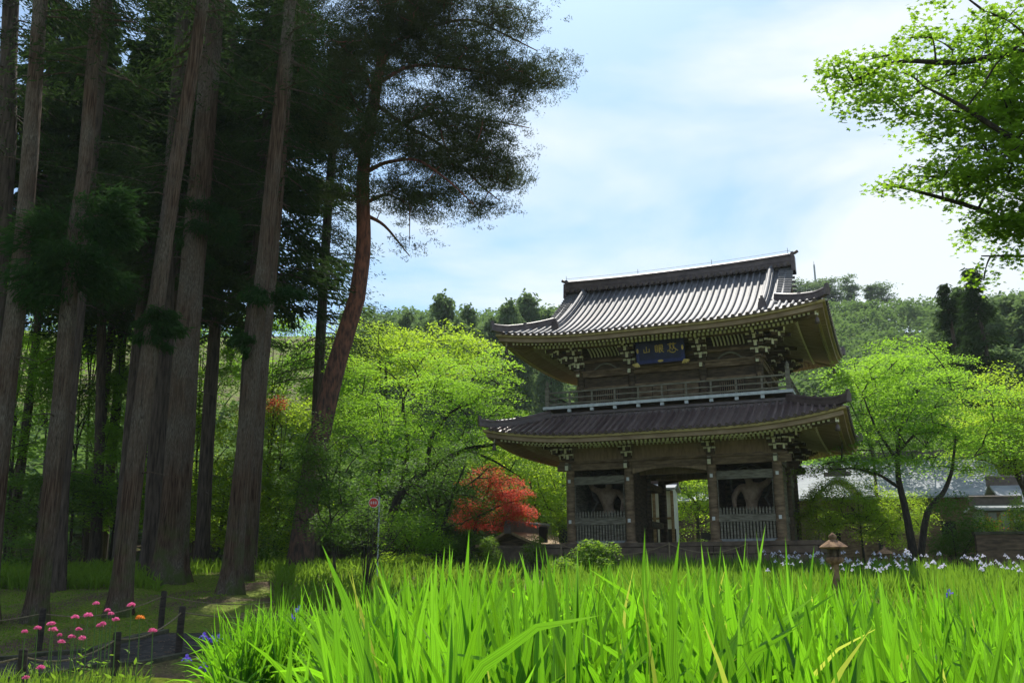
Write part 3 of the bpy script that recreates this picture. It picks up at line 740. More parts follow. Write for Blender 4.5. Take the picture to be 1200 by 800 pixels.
# ---- upper storey
UX = [-3.75, -1.5, 1.5, 3.75]; UY = [.35, 5.45]
for x in UX:
    for y in UY + ([2.9] if abs(x) > 3 else []):
        c = MB(); c.lathe([(.16, 5.6), (.16, 7.2)], 0, 0, 16); o_ = c.build('column', M['wood_dark'] if x else M['wood'], gate); o_.location = (x, y, 0)
uw = MB(); uw.box(-3.7, 3.7, .42, .47, 5.6, 8.3); uw.box(-3.7, 3.7, 5.33, 5.38, 5.6, 8.3); uw.box(-3.70, -3.65, .471, 5.329, 5.6, 8.3); uw.box(3.65, 3.70, .471, 5.329, 5.6, 8.3)
uw.build('board_wall', M['wood_dark'], gate)
for z0, z1, o_ in ((5.62, 5.8, .1), (6.42, 6.56, .08), (6.98, 7.18, .11), (7.19, 7.27, .16), (7.62, 7.74, .06)):
    b = MB(); b.box(-3.75-o_*1.6, 3.75+o_*1.6, .35-o_, .35+o_*.4, z0, z1); b.build('tie_beam', M['wood'], gate)
    b = MB(); b.box(3.76-o_*.5, 3.75+o_, .35-o_-.35, 5.8, z0+.003, z1-.003); b.build('tie_beam', M['wood'], gate)
    b = MB(); b.box(-3.75-o_, -3.76+o_*.5, .35-o_-.35, 5.8, z0+.003, z1-.003); b.build('tie_beam', M['wood'], gate)
for cx in (-2.62, 2.62):
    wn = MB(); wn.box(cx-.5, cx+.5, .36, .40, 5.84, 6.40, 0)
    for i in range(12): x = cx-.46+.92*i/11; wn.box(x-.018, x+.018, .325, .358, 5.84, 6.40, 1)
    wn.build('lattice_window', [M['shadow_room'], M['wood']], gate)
    fb = MB()      # frog-leg strut
    for i in range(9):
        t = (i-4)/4; fb.bar((cx+t*.5, .29, 7.28+.26*(1-t*t)), (cx+(t+.25)*.5, .29, 7.28+.26*(1-min(1, (t+.25))**2)), .06, .07)
    fb.build('frog_leg_strut', M['wood_grey'], gate)
dr = MB(); 
for i in range(4):
    x = -1.3+.65*i; dr.box(x+.02, x+.63, .35, .40, 5.82, 6.40)
    for k in range(5): dr.box(x+.1+k*.1, x+.13+k*.1, .33, .349, 6.0, 6.36)
dr.build('door_leaves', M['wood'], gate)
for x in UX:
    for (y, dy) in ((.35, -1), (5.45, 1)):
        corner = abs(x) > 3; sx = 1 if x > 0 else -1
        bracket('bracket_set', x, y, 7.28, [(0, dy)] + ([(sx, 0), (sx*.98, dy*.98)] if corner else []), 3, .98)
        if dy < 0: nosing(x, y-.12, 7.08, (0, -1, 0), .16, .12)
for sx in (-1, 1): bracket('bracket_set', 3.75*sx, 2.9, 7.28, [(sx, 0)], 3, .98)
for a, b in ((-3.3, -1.95), (1.95, 3.3)): ribs('curved_ribs', a, b, .30, 7.86, 8.14, .62, 9)
pb = MB(); pb.box(-4.5, 4.5, -.46, -.35, 8.10, 8.20); pb.build('eave_purlin', M['wood'], gate)

# ---- plaque, hung under the upper eave
pl = empty('name_plaque', gpt(-.02, -.62, 7.72), GYAW, label='dark blue name plaque with gold characters hung under the upper roof of the gate', cat='plaque')
tilt = .16
def ptilt(V):    # lean the top of the plaque forward
    V = np.array(V, float); c, s = math.cos(tilt), math.sin(tilt)
    return np.stack([V[:, 0], V[:, 1]*c - V[:, 2]*s, V[:, 1]*s + V[:, 2]*c], -1)
def pbox(name, x0, x1, y0, y1, z0, z1, m, par=pl):
    b = MB(); b.box(x0, x1, y0, y1, z0, z1); b.V = [ptilt(v) for v in b.V]; return b.build(name, m, par)
bd = pbox('board', -.86, .86, -.03, .03, -.40, .40, M['navy'])
for a in ((-1.0, 1.0, .40, .56), (-1.0, 1.0, -.54, -.40)): pbox('frame', a[0], a[1], -.07, .04, a[2], a[3], M['navy_frame'])
for a in ((-1.0, -.86), (.86, 1.0)): pbox('frame', a[0], a[1], -.068, .04, -.398, .398, M['navy_frame'])
for x, z, a, hgt in ((0, .47, .16, .06), (0, -.47, .12, .05), (-.93, 0, .045, .1), (.93, 0, .045, .1)):
    b = MB(); n = 10; b.add(ptilt([(x + a*math.cos(t*2*PI/n), -.085, z + hgt*math.sin(t*2*PI/n)) for t in range(n)] + [(x + a*math.cos(t*2*PI/n), -.06, z + hgt*math.sin(t*2*PI/n)) for t in range(n)]), [[i, (i+1) % n, n+(i+1) % n, n+i] for i in range(n)])
    b.add(b.V[0][:n], [list(range(n))]); b.build('gilt_mount', M['gilt'], pl)
for sx in (-1, 1):
    for z, dd in ((.55, 1), (-.5, -1)):
        b = MB()
        for k in range(5):
            an = .3 + k*.42; b.bar(ptilt([(sx*.97, -.05, z)])[0], ptilt([(sx*(.97+.22*math.cos(an)), -.07, z + dd*.2*math.sin(an)*.8)])[0], .06, .05)
        b.build('carved_corner', M['gilt'], pl)
def brush(strokes, cx, cz, sc, name):
    b = MB()
    for st in strokes:
        pts = np.array(st, float); k = len(pts); t = np.linspace(0, k-1, max(6, 4*(k-1)+1))
        X = np.interp(t, range(k), pts[:, 0]); Z = np.interp(t, range(k), pts[:, 1]); W_ = .055*sc*(1.15 - .45*np.abs(np.linspace(-.6, 1, len(t))))
        P = ptilt(np.stack([cx + (X-.5)*sc, np.full(len(t), -.036), cz + (Z-.5)*sc], -1))
        b.tube(P, W_, 8)
    return b.build(name, M['gilt'], pl)
brush([[(.5, .9), (.49, .3)], [(.18, .6), (.2, .22), (.5, .24), (.82, .28)], [(.83, .62), (.81, .2)]], -.56, .02, .36, 'gold_character')
brush([[(.12, .82), (.12, .2)], [(.12, .82), (.34, .84), (.34, .22)], [(.13, .62), (.33, .62)], [(.13, .42), (.33, .42)], [(.13, .22), (.34, .22)],
       [(.5, .86), (.5, .12), (.68, .22)], [(.5, .86), (.84, .86), (.84, .54)], [(.5, .7), (.83, .7)], [(.5, .54), (.83, .54)], [(.62, .5), (.74, .28), (.95, .12)], [(.9, .46), (.72, .36)]], -.03, .03, .42, 'gold_character')
brush([[(.34, .98), (.42, .88)], [(.68, .98), (.6, .88)], [(.1, .85), (.92, .87)], [(.4, .82), (.26, .68), (.4, .62), (.24, .46), (.46, .46)], [(.72, .84), (.58, .68), (.72, .62), (.56, .46), (.82, .46)],
       [(.14, .34), (.08, .16)], [(.26, .36), (.3, .12), (.62, .06), (.78, .14), (.8, .26)], [(.5, .38), (.56, .28)], [(.76, .42), (.9, .3), (1.05, .22)]], .5, .02, .44, 'gold_character')

# ---- stone platform, steps
pf = empty('stone_platform', gpt(0, 0, 0), GYAW, label='low platform of brown stone blocks carrying the temple gate', cat='platform')
PX, PY0, PY1 = 5.7, -1.35, 7.15
b = MB(); b.box(-PX, PX, PY0, PY1, -.16, -.002); b.build('cap_stones', M['stone'], pf)
b = MB(); rnd = random.Random(4)
for row in range(4):
    z0 = -.16-.30*(row+1)+.016; z1 = -.16-.30*row-.016; x = -PX+.06
    while x < PX-.1:
        L_ = rnd.uniform(.6, 1.1); x2 = min(PX-.06, x+L_-.03); b.box(x, x2, PY0+.05+rnd.uniform(-.01, .01), PY0+.5, z0, z1); x += L_
    y = PY0+.51
    while y < PY1-.1:
        L_ = rnd.uniform(.6, 1.1); y2 = min(PY1-.05, y+L_-.012)
        for sx in (-1, 1): xx = sx*(PX-.05+rnd.uniform(-.01, .01)); b.box(min(xx, xx-sx*.4), max(xx, xx-sx*.4), y, y2, z0, z1)
        y += L_
b.build('block_wall', M['stone'], pf)
b = MB(); b.box(-PX+.3, PX-.3, PY0+.4, PY1-.06, -1.5, -.165); b.build('core', M['stone'], pf)
st = empty('stone_steps', gpt(0, PY0, 0), GYAW, label='short flight of stone steps in front of the middle of the gate platform', cat='steps')
for k in range(4):
    b = MB(); b.box(-1.7, 1.7, -.32*(k+1), -.32*k-.003, -1.6, -.2-.2*k); b.build('step', M['stone'], st)

# ---- guardian statues in the niches
def statue(cx, label, flip):
    root = empty('guardian_statue', gpt(cx, 1.35, .07), GYAW, label=label, cat='statue', group='guardian statues in the gate niches')
    J = {'pel': (0, 0, 1.15, .24), 'wai': (.03, -.02, 1.4, .22), 'bel': (.04, -.08, 1.58, .27), 'che': (.02, -.06, 1.95, .31), 'neck': (-.02, -.06, 2.28, .12), 'head': (-.05, -.12, 2.52, .2), 'crown': (-.05, -.1, 2.72, .13),
         'shR': (-.42, 0, 2.12, .16), 'elR': (-.66, -.05, 1.75, .12), 'wrR': (-.62, -.25, 1.4, .085), 'haR': (-.6, -.32, 1.28, .09),
         'shL': (.42, 0, 2.14, .16), 'elL': (.74, -.05, 2.3, .125), 'wrL': (.86, -.15, 2.66, .085), 'haL': (.88, -.18, 2.8, .1),
         'hpR': (-.2, 0, 1.0, .2), 'knR': (-.3, -.12, .62, .14), 'anR': (-.28, 0, .2, .09), 'ftR': (-.32, -.25, .12, .08),
         'hpL': (.2, 0, 1.0, .2), 'knL': (.36, -.1, .6, .14), 'anL': (.42, .02, .2, .09), 'ftL': (.46, -.24, .12, .08)}
    E_ = [('pel', 'wai'), ('wai', 'bel'), ('bel', 'che'), ('che', 'neck'), ('neck', 'head'), ('head', 'crown'), ('che', 'shR'), ('shR', 'elR'), ('elR', 'wrR'), ('wrR', 'haR'), ('che', 'shL'), ('shL', 'elL'), ('elL', 'wrL'), ('wrL', 'haL'),
          ('pel', 'hpR'), ('hpR', 'knR'), ('knR', 'anR'), ('anR', 'ftR'), ('pel', 'hpL'), ('hpL', 'knL'), ('knL', 'anL'), ('anL', 'ftL')]
    ks = list(J); f = -1 if flip else 1
    me = bpy.data.meshes.new('body'); me.from_pydata([(J[k][0]*f, J[k][1], J[k][2]) for k in ks], [(ks.index(a), ks.index(b)) for a, b in E_], [])
    o = bpy.data.objects.new('body', me); COL.objects.link(o); o.parent = root
    sk_ = o.modifiers.new('skin', 'SKIN')
    for i, k in enumerate(ks): me.skin_vertices[0].data[i].radius = (J[k][3], J[k][3])
    me.skin_vertices[0].data[0].use_root = True
    sb = o.modifiers.new('sub', 'SUBSURF'); sb.levels = 2; sb.render_levels = 2
    dg = bpy.context.evaluated_depsgraph_get(); m2 = bpy.data.meshes.new_from_object(o.evaluated_get(dg))
    o.modifiers.clear(); o.data = m2; m2.materials.clear(); m2.materials.append(M['statue'])
    # drapery: flared skirt, scarf rising round the shoulders
    d = MB(); prof_ = []
    n = 40; G = []
    for z, rr in ((1.22, .27), (1.1, .34), (.8, .42), (.5, .52), (.42, .56)):
        G.append([((rr*(1+.1*math.sin(9*t)))*math.cos(t), .8*rr*(1+.1*math.sin(9*t))*math.sin(t)-.03, z + .05*math.sin(5*t)) for t in np.linspace(0, 2*PI, n)])
    d.sheet(np.array(G)); d.build('skirt', M['statue_cloth'], root)
    s_ = MB(); th = np.linspace(-.25*PI, 1.25*PI, 26); pts = [(.78*math.cos(t)*f, .12, 2.25+.75*math.sin(t)) for t in th]
    pts = [(.62*f, -.1, .75), (.8*f, -.05, 1.2)] + pts + [(-.82*f, -.05, 1.2), (-.66*f, -.12, .8)]
    s_.tube(pts, [.05]*len(pts), 6); s_.build('scarf', M['statue_cloth'], root)
    h = MB(); hx_, hy_, hz_ = -.05*f, -.12, 2.52
    for sx in (-1, 1):
        h.lathe([(.001, -.03), (.03, -.015), (.035, 0), (.03, .015), (.001, .03)], 0, 0, 8); h.V[-3:] = [v + np.array([hx_+sx*.075, hy_-.17, hz_+.04]) for v in h.V[-3:]]
    h.build('eyes', M['cream'], root)
    h = MB(); h.bar((hx_, hy_-.16, hz_+.06), (hx_, hy_-.235, hz_-.04), .06, .05); h.bar((hx_-.09, hy_-.185, hz_+.095), (hx_+.09, hy_-.185, hz_+.095), .03, .04); h.bar((hx_-.06, hy_-.18, hz_-.11), (hx_+.06, hy_-.18, hz_-.11), .03, .02)
    h.build('face', M['statue'], root)
    k = MB(); k.lathe([(.1, 2.70), (.11, 2.78), (.08, 2.86), (.001, 2.9)], hx_, hy_+.04, 12); k.build('topknot', M['statue_cloth'], root)
    rk = MB(); rk.lathe([(.72, 0), (.7, .08), (.55, .12), (.001, .13)], 0, 0, 9, smooth=False); rk.build('rock_base', M['statue_cloth'], root)
statue(-2.945, 'muscular wooden guardian statue in the left niche of the gate, leaning to the right', True)
statue(2.945, 'muscular wooden guardian statue with a trailing scarf in the right niche of the gate', False)

# ================================================================== vegetation
def nrm(v): return v / (np.linalg.norm(v, axis=-1, keepdims=True) + 1e-9)
def leaf_quads(P, L_, W_, rng, up=.6, tdir=None, tw=0.0):
    """diamond leaves at P; up: how strongly they face up; tdir: preferred long-axis direction (n,3) weighted tw"""
    n = len(P)
    nn = rng.normal(size=(n, 3)); nn = nrm(nn); nn[:, 2] = np.abs(nn[:, 2]); nn = nrm(nn + np.array([0, 0, 1.0]) * up * 1.6)
    t = rng.normal(size=(n, 3))
    if tdir is not None: t = t * (1 - tw) + tdir * tw * 1.8
    if tdir is not None and tw > .5:
        t = nrm(t); nn = np.cross(t, rng.normal(size=(n, 3))); nn = nrm(nn); b = np.cross(nn, t)
    else:
        t = t - nn * (t * nn).sum(-1, keepdims=True); t = nrm(t); b = np.cross(nn, t)
    l = L_ * rng.uniform(.7, 1.25, (n, 1)); w_ = W_ * rng.uniform(.7, 1.25, (n, 1))
    V = np.stack([P - t*l*.5, P + b*w_*.5 - t*l*.05, P + t*l*.5, P - b*w_*.5 - t*l*.05], 1).reshape(-1, 3)
    return V
def star_leaves(P, R_, rng, up=.5):
    """five-lobed leaves as 10-gons"""
    n = len(P); nn = rng.normal(size=(n, 3)); nn = nrm(nn); nn[:, 2] = np.abs(nn[:, 2]); nn = nrm(nn + np.array([0, 0, 1.0]) * up * 1.6)
    t = rng.normal(size=(n, 3)); t = nrm(t - nn * (t * nn).sum(-1, keepdims=True)); b = np.cross(nn, t)
    an = np.linspace(0, 2*PI, 10, endpoint=False); rr = np.array([1, .42, .9, .4, .6, .25, .6, .4, .9, .42])
    r = R_ * rng.uniform(.7, 1.2, (n, 1, 1))
    V = P[:, None] + r * ((rr*np.cos(an))[None, :, None] * t[:, None] + (rr*np.sin(an))[None, :, None] * b[:, None])
    return V.reshape(-1, 3)
def leafmesh(name, V, m, k=4, parent=None):
    Fc = np.arange(len(V)).reshape(-1, k)
    me = bpy.data.meshes.new(name); V = np.ascontiguousarray(V, np.float32)
    me.vertices.add(len(V)); me.vertices.foreach_set('co', V.ravel())
    me.loops.add(len(V)); me.loops.foreach_set('vertex_index', Fc.ravel().astype(np.int32))
    me.polygons.add(len(Fc)); me.polygons.foreach_set('loop_start', (np.arange(len(Fc))*k).astype(np.int32)); me.polygons.foreach_set('loop_total', np.full(len(Fc), k, np.int32))
    me.materials.append(m); me.update(calc_edges=True)
    o = bpy.data.objects.new(name, me); COL.objects.link(o)
    if parent: o.parent = parent
    return o
def env(px, py, D, rx, ry, rd=None):
    c = at(px, py, D); k = D / 1067
    return (c, np.array([rx*k, (rd if rd else rx)*k, ry*k]))
def pxline(pts, D):
    return [at(p[0], p[1], p[2] if len(p) > 2 else D) for p in pts]
def limb_tube(mb, pts, r0, r1, n=8, flare=0):
    P = np.array(pts, float); k = len(P); tt = np.linspace(0, k-1, 6*(k-1)+1)
    C = np.stack([np.interp(tt, range(k), P[:, i]) for i in range(3)], -1)
    for _ in range(4): C[1:-1] = (C[:-2] + 2*C[1:-1] + C[2:]) / 4
    s = np.linspace(0, 1, len(C)); R = r0 + (r1-r0)*s
    if flare: 
        hgt = C[:, 2]-C[0, 2]; R = R*(1 + flare*np.exp(-hgt/.55))
    mb.tube(C, R, n, 0); return C

def crown_tree(name, label, cat, limbs, envs, m_leaf, m_bark, nclump=60, pad=.75, th=.14, per=160, ls=.11, seed=1, up=.7, group=None, r_in=.45, star=False, sticks=True, lw=.6, extra=None):
    """limbs: list of (points, r0, r1, flare). Twigs grow from the limbs to every leaf pad inside the envelopes."""
    rng = np.random.default_rng(seed)
    base = np.array(limbs[0][0][0], float)
    root = empty(name, tuple(base), label=label, cat=cat, group=group)
    tb = MB(); nodes = []
    for (pts, r0, r1, fl) in limbs:
        C = limb_tube(tb, np.array(pts) - base, r0, r1, 10, fl); nodes.append(C[len(C)//4:])
    nodes = np.concatenate(nodes)
    vol = np.array([np.prod(e[1])**.67 for e in envs]); vol /= vol.sum()
    cl = []
    for _ in range(nclump):
        e = envs[rng.choice(len(envs), p=vol)]
        d = nrm(rng.normal(size=3)); r = r_in + (1-r_in)*rng.random()**.6
        cl.append(e[0] + e[1]*d*r - base)
    cl = np.array(cl); o0 = nodes.mean(0); cl = cl[np.argsort(np.linalg.norm(cl - o0, axis=1))]
    PV = []; PT = []
    for c in cl:
        dv = c - nodes; dist = np.linalg.norm(dv, axis=1) + 1.2*np.maximum(0, nodes[:, 2]-c[2]); i = int(np.argmin(dist)); a = nodes[i]
        dd = np.linalg.norm(c-a)
        if dd > .15 and sticks:
            tt = np.linspace(0, 1, 6)[:, None]; mid = np.array([0, 0, .14*dd]) + rng.normal(size=3)*.06*dd
            C = a + (c-a)*tt + mid*4*tt*(1-tt)*.5
            r0 = min(.09, .013 + .016*dd)
            tb.tube(C, np.linspace(r0, .007, 6), 5, 0, cap=False); nodes = np.concatenate([nodes, C[1:]])
            out = nrm((c-a)[None])[0]
        else: out = nrm(rng.normal(size=3)[None])[0]
        R_ = pad*rng.uniform(.6, 1.25); n = int(per*(R_/pad)**2)
        rr = np.sqrt(rng.random(n))*R_; an = rng.random(n)*2*PI
        q = np.stack([rr*np.cos(an), rr*np.sin(an), rng.normal(size=n)*th - .22*rr*rr/R_], -1)
        tl = out*np.array([1, 1, 0])*.18; q[:, 2] -= (q[:, 0]*tl[0]+q[:, 1]*tl[1])
        q *= (1 + .25*np.sin(an*3 + rng.random()*6))[:, None]
        PV.append(c + q)
    tr = tb.build('trunk', m_bark, root)
    P = np.concatenate(PV)
    V = star_leaves(P, ls, rng, up) if star else leaf_quads(P, ls, ls*lw, rng, up)
    leafmesh('crown', V, m_leaf, 10 if star else 4, root)
    return root

def cedar_crown_verts(rng, axis, z0, z1, rmax, nclump, per, L_, W_, shape=.8, droop=.5, spread=.5):
    """axis: function z -> (x,y). drooping sprays in tiers round the trunk"""
    PV = []; TD = []; tubes = []
    for _ in range(nclump):
        t = rng.random()**.8; z = z0 + (z1-z0)*t
        rr = rmax*(1-t)**shape*rng.uniform(.55, 1.05) + .15; an = rng.random()*2*PI
        ax = axis(z); d = np.array([math.cos(an), math.sin(an), 0])
        a = np.array([ax[0], ax[1], z + .15*rr]); c = a + d*rr*.8 - np.array([0, 0, .16*rr*droop*2])
        tubes.append((a, c))
        n = int(per*(.5 + .5*rr/rmax)); s = rng.random(n)**.7
        q = a + (c-a)*(.25 + .85*s)[:, None] + rng.normal(size=(n, 3))*np.array([spread, spread, spread*.55])*(.35+.35*(1-t))
        PV.append(q); td = np.tile(d*.7 - np.array([0, 0, .75*droop]), (n, 1)); TD.append(td)
    P = np.concatenate(PV); T = np.concatenate(TD)
    return leaf_quads(P, L_, W_, rng, .2, nrm(T), .62), tubes

def cedar(name, label, pts, r0, r1, crown, seed, m_bark='bark_cedar', flare=.35, group=None, per=130, nclump=80, L_=.2, W_=.045, tufts=(), cat='cedar tree', m_leaf='cedar', roots=True):
    """pts: world points of the trunk from the ground up; crown (z0,z1,rmax)"""
    rng = np.random.default_rng(seed); base = np.array(pts[0], float)
    root = empty(name, tuple(base), label=label, cat=cat, group=group)
    tb = MB(); r0 *= .75; r1 *= .78; C = limb_tube(tb, np.array(pts)-base, r0, r1, 30, flare)
    if roots:
        V = tb.V[0]; a = np.arctan2(V[:, 1]-0, V[:, 0]-0)
        k = np.exp(-np.maximum(V[:, 2], 0)/.9)[:, None]; ctr = np.stack([np.interp(V[:, 2], C[:, 2], C[:, 0]), np.interp(V[:, 2], C[:, 2], C[:, 1]), V[:, 2]], -1)
        fl = (1 + .16*k[:, 0]*np.sin(a*6+seed) + .06*np.sin(a*5 + V[:, 2]*.5+seed) + .03*np.sin(a*9 - V[:, 2]*1.3))[:, None]
        tb.V[0] = ctr + (V-ctr)*fl
    ax = lambda z: (np.interp(z, C[:, 2], C[:, 0]), np.interp(z, C[:, 2], C[:, 1]))
    z0, z1, rm = crown; z0 -= base[2]; z1 -= base[2]
    V, tubes = cedar_crown_verts(rng, ax, z0, z1, rm, nclump, per, L_, W_)
    for a, c in tubes: tb.tube(np.array([a, (a+c)/2 + [0, 0, .1], c]), [.035, .02, .008], 5, 0, cap=False)
    for i in range(9):        # stubs and dead twigs below the crown
        z = rng.uniform(.25, 1)*z0; x, y = ax(z); an = rng.random()*2*PI; l = rng.uniform(.3, 1.0)
        tb.tube(np.array([[x, y, z], [x+math.cos(an)*(r0+.2*l), y+math.sin(an)*(r0+.2*l), z+.05], [x+math.cos(an)*(r0+l), y+math.sin(an)*(r0+l), z-.1]]), [.03, .018, .006], 5, 0, cap=False)
    Vs = [V]
    for (z, dx, R_) in tufts:
        z -= base[2]; x, y = ax(z); n = int(3800*R_)
        bl = rng.normal(size=(11, 3))*np.array([R_*.5, R_*.4, R_*.42]); bl[:, 2] -= .25*np.abs(bl[:, 0]); k_ = rng.integers(0, 11, n); P = np.array([x+dx, y-.2, z]) + bl[k_] + rng.normal(size=(n, 3))*np.array([R_*.2, R_*.2, R_*.13]); tb.tube(np.array([[x, y, z], [x+dx, y-.2, z]]), [.03, .01], 5, 0, cap=False)
        Vs.append(leaf_quads(P, L_, W_, rng, .2, nrm(P - np.array([x, y, z+.4])), .6))
    tb.build('trunk', M[m_bark], root); leafmesh('crown', Vs[0], M[m_leaf], 4, root)
    if len(Vs) > 1: leafmesh('side_sprays', np.concatenate(Vs[1:]), M['spray'], 4, root)
    return root

def trunk_pts(px_pts, zt=26):
    """px_pts: (x,y) from the foot up; the foot is put on the ground, the rest at the same distance, then on up to zt"""
    g0 = ground_hit(*px_pts[0]); D = g0[1]
    return trunk_at(px_pts, D, zt)
def trunk_at(px_pts, D, zt=26):
    P = [at(x, y, D) for x, y in px_pts]
    P[0][2] = ghf(P[0][0], D) - .12
    d = P[-1]-P[-2]; d = d/np.linalg.norm(d); d = nrm((d*np.array([.5, 0, 1]))[None])[0]
    if P[-1][2] < zt-1: P.append(P[-1] + d*(zt-P[-1][2])/d[2])
    return P
def mt(px, D): return px*D/1067

# ---- the cedar grove at the left
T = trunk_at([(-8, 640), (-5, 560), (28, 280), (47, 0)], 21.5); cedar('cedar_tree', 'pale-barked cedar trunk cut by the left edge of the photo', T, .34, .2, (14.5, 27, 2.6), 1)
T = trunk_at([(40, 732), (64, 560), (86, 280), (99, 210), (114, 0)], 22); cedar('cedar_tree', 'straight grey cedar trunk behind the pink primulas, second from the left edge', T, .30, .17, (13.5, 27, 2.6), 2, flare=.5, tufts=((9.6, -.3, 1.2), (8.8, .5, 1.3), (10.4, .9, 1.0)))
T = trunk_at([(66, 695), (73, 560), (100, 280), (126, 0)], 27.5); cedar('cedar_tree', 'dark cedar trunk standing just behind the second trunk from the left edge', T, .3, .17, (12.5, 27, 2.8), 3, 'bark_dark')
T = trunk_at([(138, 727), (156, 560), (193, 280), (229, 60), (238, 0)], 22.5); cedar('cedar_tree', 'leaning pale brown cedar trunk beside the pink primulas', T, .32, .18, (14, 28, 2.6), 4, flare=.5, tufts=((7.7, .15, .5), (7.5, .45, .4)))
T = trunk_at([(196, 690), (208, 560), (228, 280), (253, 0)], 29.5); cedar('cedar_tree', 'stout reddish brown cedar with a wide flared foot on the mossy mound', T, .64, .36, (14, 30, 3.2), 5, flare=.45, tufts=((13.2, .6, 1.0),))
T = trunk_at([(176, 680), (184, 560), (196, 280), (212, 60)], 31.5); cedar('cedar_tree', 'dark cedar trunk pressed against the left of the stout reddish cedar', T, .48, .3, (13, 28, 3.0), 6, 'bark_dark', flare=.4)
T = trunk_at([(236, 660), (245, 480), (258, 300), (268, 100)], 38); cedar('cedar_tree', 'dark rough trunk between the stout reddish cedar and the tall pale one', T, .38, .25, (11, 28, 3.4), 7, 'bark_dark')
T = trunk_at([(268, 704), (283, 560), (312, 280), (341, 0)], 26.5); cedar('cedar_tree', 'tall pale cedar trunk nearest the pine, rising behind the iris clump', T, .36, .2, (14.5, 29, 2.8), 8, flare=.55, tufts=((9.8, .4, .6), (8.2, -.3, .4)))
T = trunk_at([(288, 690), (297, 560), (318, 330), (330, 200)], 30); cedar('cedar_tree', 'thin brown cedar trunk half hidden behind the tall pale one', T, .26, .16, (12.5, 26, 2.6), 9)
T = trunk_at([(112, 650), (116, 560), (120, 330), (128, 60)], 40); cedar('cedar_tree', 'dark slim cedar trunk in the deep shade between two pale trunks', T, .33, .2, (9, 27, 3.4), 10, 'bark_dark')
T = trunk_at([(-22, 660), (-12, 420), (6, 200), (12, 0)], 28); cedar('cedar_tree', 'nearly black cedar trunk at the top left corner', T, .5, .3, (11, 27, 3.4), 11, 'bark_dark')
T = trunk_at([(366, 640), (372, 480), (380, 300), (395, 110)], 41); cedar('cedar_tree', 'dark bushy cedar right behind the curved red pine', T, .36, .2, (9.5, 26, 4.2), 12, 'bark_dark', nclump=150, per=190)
# background cedars: one crown shape turned and scaled
rng0 = np.random.default_rng(50)
bgspots = [(-2, 36, 26), (57, 38, 27), (113, 42, 26), (151, 36, 27), (189, 34.5, 26), (206, 38, 28), (241, 42, 26), (285, 34, 26), (300, 36, 26), (130, 44, 28), (25, 42, 28)]
V0, tubes0 = cedar_crown_verts(rng0, lambda z: (0, 0), 10.0, 26, 4.8, 210, 220, .33, .075, droop=.6, spread=.33)
tb0 = MB(); tb0.tube([(0, 0, -.3), (.1, 0, 8), (0, .1, 16), (0, 0, 26)], [.24, .2, .14, .04], 12)
for a, c in tubes0: tb0.tube(np.array([a, (a+c)/2 + [0, 0, .1], c]), [.04, .025, .01], 4, 0, cap=False)
proto = None
for i, (px, D, hh) in enumerate(bgspots):
    x = mt(px-600, D); z = ghf(x, D)
    r_ = empty('cedar_tree', (x, D, z), rng0.random()*6, label='dark cedar crown and trunk in the shaded rows at the back of the grove', cat='cedar tree', group='cedars at the back of the grove')
    r_.scale = (hh/26*rng0.uniform(.9, 1.15),)*2 + (hh/26,)
    if proto is None:
        a = tb0.build('trunk', M['bark_dark'], r_); b = leafmesh('crown', V0, M['cedar'], 4, r_); proto = (a, b)
    else:
        for q in proto: c = q.copy(); COL.objects.link(c); c.parent = r_

